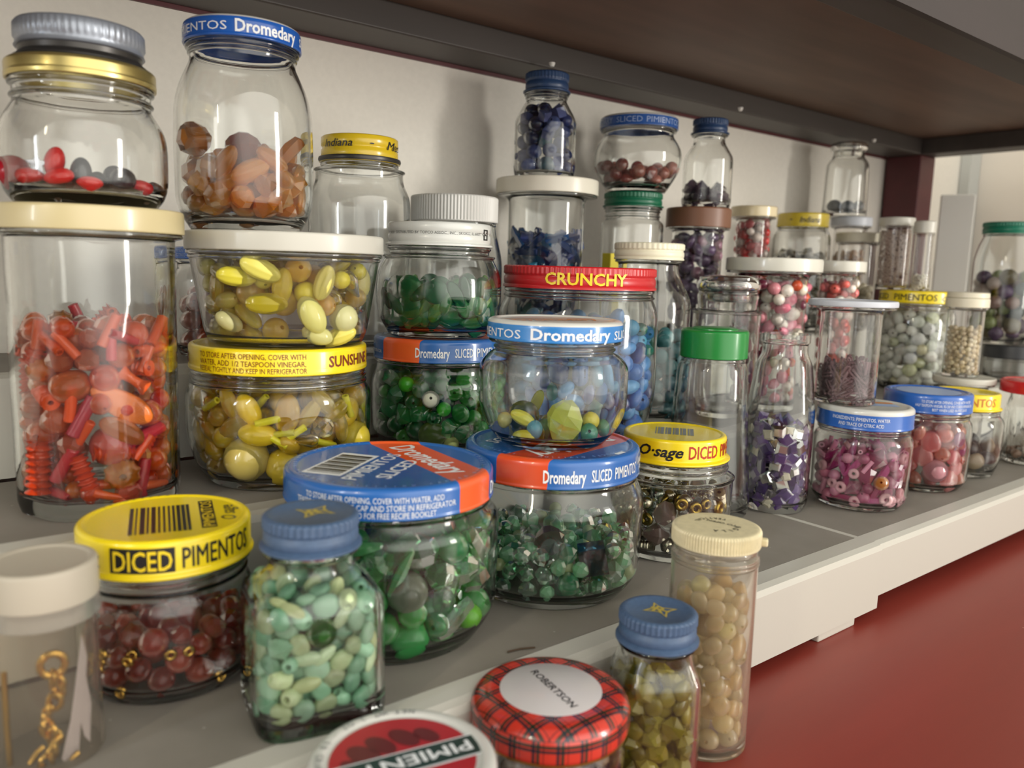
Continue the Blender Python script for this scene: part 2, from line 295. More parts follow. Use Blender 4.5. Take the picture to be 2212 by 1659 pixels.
# ------------------------------------------------------------------ jars: x, y, base z, outer glass profile (radius, height), lid (top, bottom, top radius, bottom radius), fill height; millimetres
JARS = {
 'diced':(85.1,314.1,0.0,[(27.6,0.0),(31.0,5.4),(31.2,35.1),(28.8,39.3),(28.1,45.5)],(62.1,48.0,30.9,31.9),25.6),
 'mint':(118.6,258.1,0.0,[(24.7,0.0),(25.6,3.7),(25.0,45.0),(17.6,50.7),(14.7,53.6),(14.7,58.8)],(72.4,60.8,16.5,17.7),51.6),
 'dromA':(174.7,299.9,0.0,[(39.0,0.0),(47.3,11.9),(48.0,52.5),(45.0,56.0),(42.7,60.4)],(74.6,61.7,44.8,45.0),51.5),
 'dromB':(268.0,298.9,0.0,[(38.3,0.0),(46.0,9.9),(47.0,47.7),(44.6,53.0),(42.2,58.8)],(73.7,59.8,43.8,44.0),37.9),
 'lime':(267.4,299.5,73.7,[(25.7,0.0),(32.6,7.2),(37.0,17.8),(37.0,39.2),(32.1,44.3),(29.3,45.7),(29.3,50.4)],(61.6,51.7,33.5,33.6),23.2),
 'osage':(361.0,297.7,0.0,[(29.3,0.0),(33.5,7.4),(34.2,42.7),(30.4,48.2),(28.8,53.8)],(69.0,55.0,29.2,31.7),36.3),
 'spice':(438.7,333.2,0.0,[(28.1,0.0),(29.6,7.1),(28.3,23.7),(25.3,59.6),(22.9,98.2),(20.8,102.7),(20.8,104.5)],(122.9,104.6,21.9,22.0),8.8),
 'star':(486.2,310.5,0.0,[(19.5,0.0),(21.9,5.7),(22.5,67.3),(18.4,100.6),(14.8,107.0),(14.8,114.0),(16.0,115.0),(16.0,120.5)],None,76.3),
 'pinkA':(549.6,283.7,0.0,[(27.4,0.0),(32.7,7.9),(33.0,48.2),(30.0,52.4),(29.3,56.1)],(71.4,56.9,31.9,32.0),40.1),
 'hair':(542.8,296.3,71.4,[(20.4,0.0),(23.9,66.6)],(72.3,68.0,29.6,29.6),25.0),
 'pinkB':(641.3,282.2,0.0,[(27.1,0.0),(32.6,7.3),(32.9,49.9),(30.0,54.7),(29.3,59.5)],(74.8,60.2,31.4,31.5),47.9),
 'entos':(713.5,284.2,0.0,[(25.8,0.0),(30.5,12.9),(30.9,45.4),(26.9,50.5),(26.2,54.2)],(68.6,54.9,26.4,28.2),35.9),
 'crystal':(808.5,262.2,0.0,[(20.1,0.0),(22.8,5.4),(23.3,48.6),(20.5,56.3),(20.5,61.6)],(73.5,62.7,29.3,29.4),32.2),
 'tumbler':(79.0,388.9,50.0,[(31.1,0.0),(32.5,4.7),(32.9,82.3),(33.1,115.1),(33.4,119.4)],(129.2,119.2,37.2,37.4),82.3),
 'redblack':(78.2,389.0,179.2,[(26.2,0.0),(30.0,3.9),(32.0,10.0),(32.1,26.6),(31.0,32.8),(28.4,37.2),(26.1,41.0),(25.7,49.8)],(57.3,49.6,28.3,28.4),20.4),
 'sunshine':(164.5,393.6,50.0,[(34.7,0.0),(41.0,7.8),(45.8,24.4),(45.6,45.0),(42.6,49.3),(41.6,55.6)],(68.9,56.5,43.4,43.6),45.5),
 'tub':(168.1,392.1,118.9,[(37.4,0.0),(39.8,5.8),(45.8,40.9),(46.6,44.4)],(53.7,44.8,48.0,48.2),40.3),
 'bigdrom':(150.4,399.2,172.6,[(25.1,0.0),(29.3,6.4),(32.0,14.1),(32.3,40.4),(31.7,57.5),(29.7,66.4),(26.3,73.9),(24.2,78.3),(23.9,86.0)],(95.4,85.6,26.9,27.0),31.4),
 'greenJ':(272.2,410.2,50.0,[(31.9,0.0),(39.2,9.8),(40.4,24.8),(40.2,41.9),(37.6,47.6),(36.4,53.8)],(67.7,54.4,39.0,39.2),47.2),
 'topco':(271.7,410.5,117.7,[(29.3,0.0),(36.1,11.7),(37.7,22.1),(37.2,36.1),(32.5,45.0),(29.7,47.6),(29.1,52.3)],(66.0,52.5,30.6,31.8),33.6),
 'crunchy':(365.6,387.6,50.0,[(38.5,0.0),(49.1,12.6),(52.4,33.0),(51.6,82.8),(48.0,90.8),(46.7,96.8)],(111.0,97.1,49.1,49.6),82.8),
 'teal':(453.8,408.0,50.0,[(27.6,0.0),(32.3,9.7),(32.4,88.8),(23.5,104.8),(22.1,111.3),(22.1,117.1)],(129.6,117.4,25.4,25.5),65.9),
 'stopper':(520.1,385.0,50.0,[(21.0,0.0),(25.2,16.6),(25.5,75.7),(22.0,81.7),(22.7,87.5),(23.3,92.7)],(108.3,94.1,23.9,24.0),0.0),
 'pinkT':(585.2,390.0,50.0,[(27.3,0.0),(34.6,110.6)],(122.7,112.1,38.1,38.2),109.8),
 'pinkS':(686.3,390.0,50.0,[(16.5,0.0),(20.0,113.2)],(123.2,113.6,22.7,22.7),110.6),
 'white':(827.6,385.0,50.0,[(27.9,0.0),(35.4,9.3),(35.4,70.4),(31.6,78.4),(30.8,85.5)],(97.6,85.6,34.4,34.5),76.9),
 'minitub':(784.2,314.6,0.0,[(20.2,0.0),(22.9,66.8)],(72.6,67.2,26.2,26.2),65.2),
 'pearlvial':(782.8,318.2,72.6,[(15.2,0.0),(15.4,62.2)],(71.2,62.7,17.9,17.9),59.6),
 'seedvial':(827.9,412.1,147.6,[(16.0,0.0),(16.2,63.9)],(72.5,63.9,17.0,17.1),61.6),
 'pearlthin':(817.3,378.7,147.6,[(9.0,0.0),(9.3,55.6)],(67.9,56.0,10.1,10.1),28.5),
 'hidden':(165.1,500.0,101.0,[(17.0,0.0),(20.2,8.1),(20.4,47.3),(17.8,52.6),(17.2,57.4)],(65.1,57.7,19.8,19.9),47.3),
 'indiana':(263.7,495.0,101.0,[(29.5,0.0),(33.5,7.7),(33.5,100.7),(28.6,111.0),(25.3,118.5),(25.2,122.5)],(139.2,122.6,25.1,26.4),0.0),
 'whitecap':(340.2,495.0,101.0,[(30.8,0.0),(35.5,11.6),(35.4,62.6),(30.8,81.6),(28.1,88.7)],(107.5,89.1,31.3,31.5),43.6),
 'blueT':(428.2,495.0,101.0,[(29.9,0.0),(36.0,114.8)],(126.7,115.1,40.3,40.4),94.1),
 'blueB':(426.0,496.9,227.7,[(22.5,0.0),(24.3,7.5),(24.1,44.7),(15.8,59.0),(15.4,65.8)],(79.9,65.2,16.8,18.3),56.3),
 'greencap':(521.5,490.0,101.0,[(24.0,0.0),(27.2,13.8),(26.7,97.9),(22.8,101.2),(22.7,111.0)],(123.5,111.5,24.6,25.9),82.8),
 'pearlpink':(522.7,488.7,224.5,[(24.2,0.0),(30.4,9.4),(36.9,21.5),(36.8,35.9),(29.4,46.1),(28.6,52.4)],(61.8,51.7,32.7,32.8),21.5),
 'brown':(584.8,470.0,101.0,[(22.1,0.0),(26.4,97.1)],(114.4,97.4,28.3,28.4),95.0),
 'navyB':(592.1,468.8,215.4,[(20.0,0.0),(21.6,4.5),(21.4,43.7),(13.5,56.4),(13.5,64.2)],(76.6,63.7,15.0,16.6),24.4),
 'creamS':(687.4,485.0,101.0,[(16.0,0.0),(19.6,113.5)],(123.3,113.3,22.1,22.2),107.3),
 'yellowS':(797.8,500.0,101.0,[(26.8,0.0),(30.1,19.4),(29.7,99.0),(25.9,106.4),(25.4,109.3)],(123.9,109.2,26.7,26.8),103.7),
 'grayS':(896.9,500.0,101.0,[(17.6,0.0),(20.2,115.8)],(125.9,115.6,22.7,22.7),85.7),
 'clearB':(892.4,507.9,226.9,[(24.3,0.0),(23.2,44.2),(22.6,59.4),(16.7,67.8),(16.7,72.3)],(83.3,71.3,20.6,20.6),11.1),
 'cremepearl':(843.4,460.0,101.0,[(20.1,0.0),(21.1,95.3)],(105.3,95.2,23.4,23.4),69.6),
 'darklid':(998.9,354.7,50.0,[(23.8,0.0),(25.6,-5.1),(25.5,18.4),(24.6,24.4)],(39.8,25.1,27.2,27.2),0.0),
 'rightgreen':(993.8,368.6,89.8,[(23.2,0.0),(31.1,13.4),(32.5,93.1),(28.9,107.9),(25.3,120.4)],(133.5,120.8,26.2,26.2),73.2),
 'cream7':(281.4,206.1,-47.0,[(18.5,0.0),(18.4,10.1),(17.6,90.6)],(99.5,91.6,18.7,18.7),73.8),
 'vial':(38.7,282.4,-47.0,[(16.5,0.0),(14.9,96.4),(14.9,101.2)],(111.4,99.1,16.1,16.2),43.1),
 'pim':(118.7,194.7,-47.0,[(25.7,0.0),(26.9,37.6),(25.3,46.1)],(59.4,49.4,28.6,28.8),0.0),
 'plaid':(192.3,210.4,-47.0,[(26.6,0.0),(29.0,30.5),(27.1,36.2)],(50.8,38.5,29.9,29.4),0.0),
 'ygreen':(241.6,202.2,-47.0,[(17.8,0.0),(17.9,45.8),(14.7,51.7),(14.3,58.2)],(72.5,60.3,15.5,16.7),51.4),
}
def frame(k):
    x, y = JARS[k][0], JARS[k][1]; d = math.hypot(x, y)
    n = Vector((-x / d, -y / d, 0)); return n, Vector((-n.y, n.x, 0)), math.atan2(n.y, n.x)   # towards the aisle, sideways, angle

# ------------------------------------------------------------------ lids
def lid_profile(style, zt, zb, rt, rb):
    h = zt - zb
    if style == 'press':
        p = [(0, zt - .9), (rt - 5.2, zt - .9), (rt - 4.4, zt - .2), (rt - 3.2, zt), (rt - 1.6, zt - .25), (rt - .35, zt - 1.2), (rt, zt - 2.6), (rt, zb + 1.5), (rb + .1, zb + 1.0), (rb + .1, zb + .3), (rb - .5, zb), (rt - 1.2, zb + .2), (rt - 1.2, zt - 1.8), (0, zt - 1.8)]
    elif style == 'screw':
        p = [(0, zt - .6), (rt - 3.6, zt - .6), (rt - 2.8, zt - .05), (rt - 1.0, zt), (rt - .1, zt - .8), (rt, zt - .36 * h), (rt - .8, zt - .42 * h), (rt - .8, zt - .47 * h), (rt - .1, zt - .53 * h), (rt, zb + .24 * h), (rt - .5, zb + .17 * h), (rb, zb + .09 * h), (rb, zb + .02 * h), (rb - .8, zb), (rt - 1.4, zb + .3), (rt - 1.4, zt - 1.6), (0, zt - 1.6)]
    elif style == 'plain':
        p = [(0, zt - .7), (rt - 3.4, zt - .7), (rt - 2.6, zt), (rt - 1.0, zt - .1), (rt, zt - 1.2), (rt, zb + 2.6), (rt + .2, zb + 2.0), (rb, zb + 1.2), (rb, zb + .3), (rb - .6, zb), (rt - 1.3, zb + .2), (rt - 1.3, zt - 1.7), (0, zt - 1.7)]
    elif style == 'snap':
        p = [(0, zt - .7), (rt - 3.0, zt - .7), (rt - 2.2, zt - .1), (rt - .9, zt), (rt - .1, zt - .8), (rt, zb + .5), (rt - .3, zb), (rt - 1.1, zb), (rt - 1.2, zt - 1.7), (0, zt - 1.7)]
    elif style == 'ribbed':
        p = [(0, zt - .1), (rt - 2.0, zt), (rt - .6, zt - .3), (rt - .1, zt - 1.2), (rt, zt - 1.6), (rt, zb + 1.4), (rt + .05, zb + .3), (rt - .4, zb), (rt - 1.3, zb), (rt - 1.3, zt - 1.8), (0, zt - 1.8)]
    return [(r * .001, z * .001) for r, z in p]
def make_lid(parent, style, L, mats, knurl=0, split=None, name='lid'):
    zt, zb, rt, rb = L; h = zt - zb; pr = lid_profile(style, zt, zb, rt, rb)
    if style != 'screw': pr = fillet(pr, .0006, 2)
    b = MB(); rad = None
    if knurl:
        lo = (zt - .36 * h) * .001 if style == 'screw' else (zb + .8) * .001
        hi = (zt - .7) * .001; rmin = (rt - 1.1) * .001
        def rad(t, r, z): return r + (0.00028 * math.cos(knurl * t) if (r > rmin and lo <= z <= hi + .0004) else 0)
        if style == 'screw':
            i = next(i for i, q in enumerate(pr) if abs(q[1] - lo) < 1e-6); a, c = pr[i - 1], pr[i]
            pr[i:i] = [(a[0] + (c[0] - a[0]) * .15, a[1] + (c[1] - a[1]) * .15), (a[0] + (c[0] - a[0]) * .85, a[1] + (c[1] - a[1]) * .85)]
    mis = None
    if split is not None:
        zs = (zb + split * h) * .001
        mis = [1 if (pr[i][1] > zs and pr[min(i + 1, len(pr) - 1)][1] >= zs - 1e-9) else 0 for i in range(len(pr))]
        if pr:
            # put an exact ring at the colour break
            for i in range(len(pr) - 1):
                if pr[i][1] > zs > pr[i + 1][1] and pr[i][0] > (rt - 1.0) * .001:
                    t = (pr[i][1] - zs) / (pr[i][1] - pr[i + 1][1]); pr.insert(i + 1, (pr[i][0] + (pr[i + 1][0] - pr[i][0]) * t, zs)); mis.insert(i, 1); mis[i + 1] = 0; break
    b.lathe(pr, max(96, knurl * 4), rad=rad, closed=False, mis=mis)
    return b.build(name, mats, parent, angle=50)

# ------------------------------------------------------------------ lettering
_tx = {}
def glyphs(txt, bold=0.0, shear=0.0):
    key = (txt, bold, shear)
    if bold and 'M' in txt and key not in _tx:           # thicken by overprinting
        vs, fs = glyphs(txt, 0.0, shear); V_ = []; F_ = []
        for dx, dy in ((-bold, 0), (bold, 0), (0, bold * .7), (0, -bold * .7)):
            F_ += [tuple(i + len(V_) for i in f) for f in fs]; V_ += [(x + dx, y + dy, 1.2e-5 * (1 + len(V_) // max(1, len(vs)))) for x, y in vs]
        _tx[key] = (V_, F_)
    if key not in _tx:
        c = bpy.data.curves.new('writing', 'FONT'); c.body = txt; c.size = 1.0; c.offset = bold; c.shear = shear; c.resolution_u = 2
        o = bpy.data.objects.new('writing', c); COL.objects.link(o); bpy.context.view_layer.update()
        me = o.evaluated_get(bpy.context.evaluated_depsgraph_get()).to_mesh()
        vs = [(v.co.x, v.co.y) for v in me.vertices]; fs = [tuple(p.vertices) for p in me.polygons]
        o.to_mesh_clear(); bpy.data.objects.remove(o); bpy.data.curves.remove(c); _tx[key] = (vs, fs)
    return _tx[key]
def capbox(vs):
    xs = [v[0] for v in vs]; return min(xs), max(xs), 0.0, 0.70
def side_text(b, txt, R, a0, a1, z0, z1, bold=0.0, shear=0.0, slant=0.0):
    """wrap lettering round a cylinder from angle a0 to a1 (radians), capitals from z0 to z1 (m)"""
    vs, fs = glyphs(txt, bold, shear); x0, x1, y0, y1 = capbox(vs); out = []
    for q in vs:
        x, y = q[:2]; Rq = R + (q[2] if len(q) > 2 else 0)
        s = (x - x0) / (x1 - x0); a = a0 + (a1 - a0) * s; z = z0 + (y - y0) / (y1 - y0) * (z1 - z0) + slant * s
        out.append((Rq * math.cos(a), Rq * math.sin(a), z))
    b.add(out, fs)
def side_patch(b, R, a0, a1, z0, z1, n=16):
    vs = [(R * math.cos(a0 + (a1 - a0) * i / n), R * math.sin(a0 + (a1 - a0) * i / n), z) for i in range(n + 1) for z in (z0, z1)]
    b.add(vs, [(2 * i, 2 * i + 2, 2 * i + 3, 2 * i + 1) for i in range(n)])
def top_text(b, txt, cx, cy, ang, w, h, z, bold=0.0, shear=0.0, poly=None):
    vs, fs = glyphs(txt, bold, shear); x0, x1, y0, y1 = capbox(vs); c, s = math.cos(ang), math.sin(ang); out = []
    for q in vs:
        x, y = q[:2]; u = ((x - x0) / (x1 - x0) - .5) * w; v = ((y - y0) / (y1 - y0) - .5) * h; out.append((cx + u * c - v * s, cy + u * s + v * c, z + (q[2] if len(q) > 2 else 0)))
    b.add(out, fs)
def arc_text(b, txt, R, a_start, step, h, z, outward=True, bold=0.0):
    """letters set along a circle; outward: tops point away from the centre"""
    for i, ch in enumerate(txt):
        if ch == ' ': continue
        a = a_start + (-1 if outward else 1) * step * i
        vs, fs = glyphs(ch, bold); xs = [v[0] for v in vs]; w = max(xs) - min(xs); xm = (max(xs) + min(xs)) / 2; k = h / .7
        ux, uy = (math.sin(a), -math.cos(a)) if outward else (-math.sin(a), math.cos(a)); rx, ry = (math.cos(a), math.sin(a)) if outward else (-math.cos(a), -math.sin(a))
        b.add([(R * math.cos(a) + (x - xm) * k * .8 * ux + (y - .35) * k * rx, R * math.sin(a) + (x - xm) * k * .8 * uy + (y - .35) * k * ry, z) for x, y in (q[:2] for q in vs)], fs)
def top_quad(b, cx, cy, ang, u0, v0, u1, v1, z):
    c, s = math.cos(ang), math.sin(ang); b.add([(cx + u * c - v * s, cy + u * s + v * c, z) for u, v in ((u0, v0), (u1, v0), (u1, v1), (u0, v1))], [(0, 1, 2, 3)])
def ink(name, rgb): return plain('ink_' + name, rgb, 0.35)
INK = dict(white=ink('white', (232, 236, 238)), black=ink('black', (28, 28, 30)), red=ink('red', (176, 44, 22)), yellow=ink('yellow', (236, 206, 40)), grey=ink('grey', (120, 124, 124)),
           gold=ink('gold', (176, 158, 72)), pale=ink('pale', (150, 172, 210)), orange=ink('orange', (205, 120, 40)), brownred=ink('brownred', (120, 40, 16)))
def finish(b, colour, lid, name='lettering'):
    if b.v: return b.build(name, INK[colour], lid, smooth=False)

# ------------------------------------------------------------------ lid paints
def paint(name, rgb, rough=0.25, coat=0.4, metal=0.0): return plain('paint_' + name, rgb, rough, metal, coat, bump=0.04, bscale=300)
BLUE = (40, 98, 170); YEL = (240, 214, 26); ORANGE = (226, 92, 44); WHITE = (206, 206, 200)
def stripe_paint(name, base, band, d_ang, lo, hi, R):
    """a straight band of a second colour printed across the lid and down its rim"""
    m, n, l, p = nodes('paint_' + name); tc = n.new('ShaderNodeTexCoord'); dt = n.new('ShaderNodeVectorMath'); dt.operation = 'DOT_PRODUCT'
    dt.inputs[1].default_value = (math.cos(d_ang) / R, math.sin(d_ang) / R, 0); l.new(tc.outputs['Object'], dt.inputs[0])
    a = n.new('ShaderNodeMath'); a.operation = 'GREATER_THAN'; a.inputs[1].default_value = lo; c = n.new('ShaderNodeMath'); c.operation = 'LESS_THAN'; c.inputs[1].default_value = hi
    mu = n.new('ShaderNodeMath'); mu.operation = 'MULTIPLY'; mx = n.new('ShaderNodeMix'); mx.data_type = 'RGBA'
    l.new(dt.outputs['Value'], a.inputs[0]); l.new(dt.outputs['Value'], c.inputs[0]); l.new(a.outputs[0], mu.inputs[0]); l.new(c.outputs[0], mu.inputs[1]); l.new(mu.outputs[0], mx.inputs[0])
    mx.inputs[6].default_value = lin(base); mx.inputs[7].default_value = lin(band); l.new(mx.outputs[2], p.inputs['Base Color'])
    p.inputs['Roughness'].default_value = 0.25; p.inputs['Coat Weight'].default_value = 0.4; return m
def tartan_paint(zt):
    m, n, l, p = nodes('paint_tartan'); tc = n.new('ShaderNodeTexCoord'); sp = n.new('ShaderNodeSeparateXYZ'); l.new(tc.outputs['Object'], sp.inputs[0])
    at = n.new('ShaderNodeMath'); at.operation = 'ARCTAN2'; l.new(sp.outputs['Y'], at.inputs[0]); l.new(sp.outputs['X'], at.inputs[1])
    ar = n.new('ShaderNodeMath'); ar.operation = 'MULTIPLY'; ar.inputs[1].default_value = 0.030; l.new(at.outputs[0], ar.inputs[0])
    gt = n.new('ShaderNodeMath'); gt.operation = 'GREATER_THAN'; gt.inputs[1].default_value = zt - .0035; l.new(sp.outputs['Z'], gt.inputs[0])
    def pick(side, top):
        mx = n.new('ShaderNodeMix'); l.new(gt.outputs[0], mx.inputs[0]); l.new(side, mx.inputs[2]); l.new(top, mx.inputs[3]); return mx.outputs[0]
    u = pick(ar.outputs[0], sp.outputs['X']); v = pick(sp.outputs['Z'], sp.outputs['Y'])
    def sett(x, off):
        s = n.new('ShaderNodeMath'); s.operation = 'MULTIPLY_ADD'; s.inputs[1].default_value = 1 / .0086; s.inputs[2].default_value = off; l.new(x, s.inputs[0])
        fr = n.new('ShaderNodeMath'); fr.operation = 'FRACT'; l.new(s.outputs[0], fr.inputs[0])
        r = n.new('ShaderNodeValToRGB'); r.color_ramp.interpolation = 'CONSTANT'; e = r.color_ramp.elements
        e[0].position = 0; e[0].color = (0.76, 0.20, 0.15, 1); e[1].position = .36; e[1].color = (.10, .12, .18, 1)
        for q, c in ((.50, (.70, .18, .14, 1)), (.55, (.09, .16, .13, 1)), (.69, (.76, .20, .15, 1)), (.82, (.25, .10, .10, 1)), (.86, (.76, .20, .15, 1))):
            w = e.new(q); w.color = c
        l.new(fr.outputs[0], r.inputs[0]); return r.outputs[0]
    mx = n.new('ShaderNodeMix'); mx.data_type = 'RGBA'; mx.blend_type = 'MULTIPLY'; mx.inputs[0].default_value = 1; l.new(sett(u, .1), mx.inputs[6]); l.new(sett(v, .35), mx.inputs[7])
    l.new(mx.outputs[2], p.inputs['Base Color']); p.inputs['Roughness'].default_value = .22; p.inputs['Coat Weight'].default_value = .5; return m

# ------------------------------------------------------------------ vessels
def inner_r(k, wall):
    g = JARS[k][3]; zs = [z for r, z in g]; rs = [r for r, z in g]
    return lambda z: float(np.interp(z, zs, rs)) - wall
def vessel(k, name, cat, label, style=None, lid_mats=None, knurl=0, split=None, mat=None, wall=1.7, base=3.5, square=0.0, sq_rot=0.0, flutes=None, group=None, glass_name='glass_body', threads=0, ring=None, rmax=9):
    x, y, z0, g, L, fl = JARS[k]; mat = mat or GLASS
    if rmax == 9: rmax = 3.5 if max(r for r, z in g) < 27 else 7
    root = empty(name, (x * .001, y * .001, z0 * .001), label, cat, group)
    g = list(g)
    if L:
        rn = min(g[-1][0], L[2] - 1.6); zt = L[0] - 2.0
        if threads:
            za, zb_ = g[-1][1], L[1]
        if style and rn > L[2] - 7:
            rf = L[3] - .9; g = [q for q in g if q[1] < L[1] - 2.6] or g[:1]; rl = g[-1][0]
            g = g + [(min(rl, rf - .4), L[1] - 2.5), (rf, L[1] - 1.7), (rf, L[1] - .5), (L[2] - 1.6, L[1] + .3), (L[2] - 1.6, zt)]
        else: g = g + [(rn, max(L[1], g[-1][1] + .3)), (rn, zt)]
    pts = [(0, .9), (max(g[0][0] - 4.5, 1), .9), (max(g[0][0] - 3.0, 2), .0), (g[0][0], 0)] + g[1:]
    if ring:                                   # moulded bead on the neck
        for zr, rr in ring:
            i = next(i for i, q in enumerate(pts) if q[1] > zr and i > 3); r0 = pts[i - 1][0]
            pts[i:i] = [(r0, zr - .9), (r0 + rr, zr - .5), (r0 + rr, zr + .5), (r0, zr + .9)]
    outer = fillet([(r, z) for r, z in pts], rmax, 5)
    rin = inner_r(k, wall); ztop = pts[-1][1]
    ins = [(max(q[0] - wall, .5), q[1]) for q in pts[4:] if q[1] > base + 2.5]
    ins = fillet([(0, base), (max(rin(base) - 2.0, 1.5), base)] + [(max(rin(base + 3), 1), base + 3)] + ins, rmax, 4)
    prof = outer + [(ins[-1][0], ztop)] + list(reversed(ins[:-1]))
    prof = [(r * .001, z * .001) for r, z in prof]
    rad = None
    if square:
        zlo = JARS[k][3][2][1] * .001; zhi = JARS[k][3][3][1] * .001
        def rad(t, r, z):
            w = max(0, min(1, (zhi - z) / max(1e-6, zhi - zlo))); w = w * w * (3 - 2 * w); c, s = abs(math.cos(t - sq_rot)), abs(math.sin(t - sq_rot)); p_ = 5.0
            se = (c ** p_ + s ** p_) ** (-1 / p_); return r * (1 + w * (se * square - 1))
    if flutes:
        nf, amp, zt_ = flutes
        def rad(t, r, z): return r * (1 + amp * math.cos(nf * t) * max(0, min(1, (zt_ - z) / .02)))
    b = MB(); b.lathe(prof, 72, rad=rad, closed=False); b.build(glass_name, mat, root, angle=35)
    lid = None
    if L and style: lid = make_lid(root, style, L, lid_mats, knurl, split)
    return root, lid

# ------------------------------------------------------------------ filling a vessel with beads
def orient(thin_axis, long_axis, e, l):
    e = e.normalized(); l = (l - e * l.dot(e)).normalized(); w = e.cross(l)
    ax = [None] * 3; ax[thin_axis] = e; ax[long_axis] = l; rest = 3 - thin_axis - long_axis; ax[rest] = w
    M = Matrix((ax[0], ax[1], ax[2])).transposed()
    if M.determinant() < 0: ax[rest] = -w; M = Matrix((ax[0], ax[1], ax[2])).transposed()
    return M.to_quaternion()
HUE = {'tumbler': 'orange', 'redblack': 'jelly', 'sunshine': 'honey', 'bigdrom': 'amber', 'greenJ': 'green', 'topco': 'flat_green', 'crunchy': 'blue', 'teal': 'teal', 'lime': 'olive', 'dromA': 'emerald', 'dromB': 'crystal', 'mint': 'mint', 'diced': 'dark_red', 'osage': 'pewter', 'star': 'mirror', 'pinkA': 'magenta', 'pinkB': 'salmon', 'entos': 'beige', 'crystal': 'brown', 'pinkT': 'pink', 'pinkS': 'coral', 'white': 'white', 'pearlvial': 'tiny', 'pearlthin': 'shiny', 'cremepearl': 'cream', 'hidden': 'rust', 'blueT': 'blue', 'blueB': 'navy', 'pearlpink': 'rosy', 'brown': 'purple', 'navyB': 'mauve', 'creamS': 'red', 'yellowS': 'clear', 'grayS': 'amber', 'clearB': 'grey', 'rightgreen': 'mixed', 'cream7': 'straw', 'ygreen': 'olive', 'plaid': 'brown'}
HUE['tub'] = 'lemon'; HUE['hair'] = 'mauve'
def add_bead(key, mat, name, label, group, loc, size, quat, rgb, scale=(1, 1, 1), cat='bead'):
    o = bpy.data.objects.new(name, bead_mesh(key, mat)); COL.objects.link(o); o.location = loc
    o.rotation_mode = 'QUATERNION'; o.rotation_quaternion = quat; o.scale = (size * scale[0], size * scale[1], size * scale[2]); o.color = lin(rgb)
    tag(o, label, cat, group); return o
def axes(dims):
    th = min(range(3), key=lambda i: dims[i]); lo = max((i for i in range(3) if i != th), key=lambda i: dims[i]); return th, lo
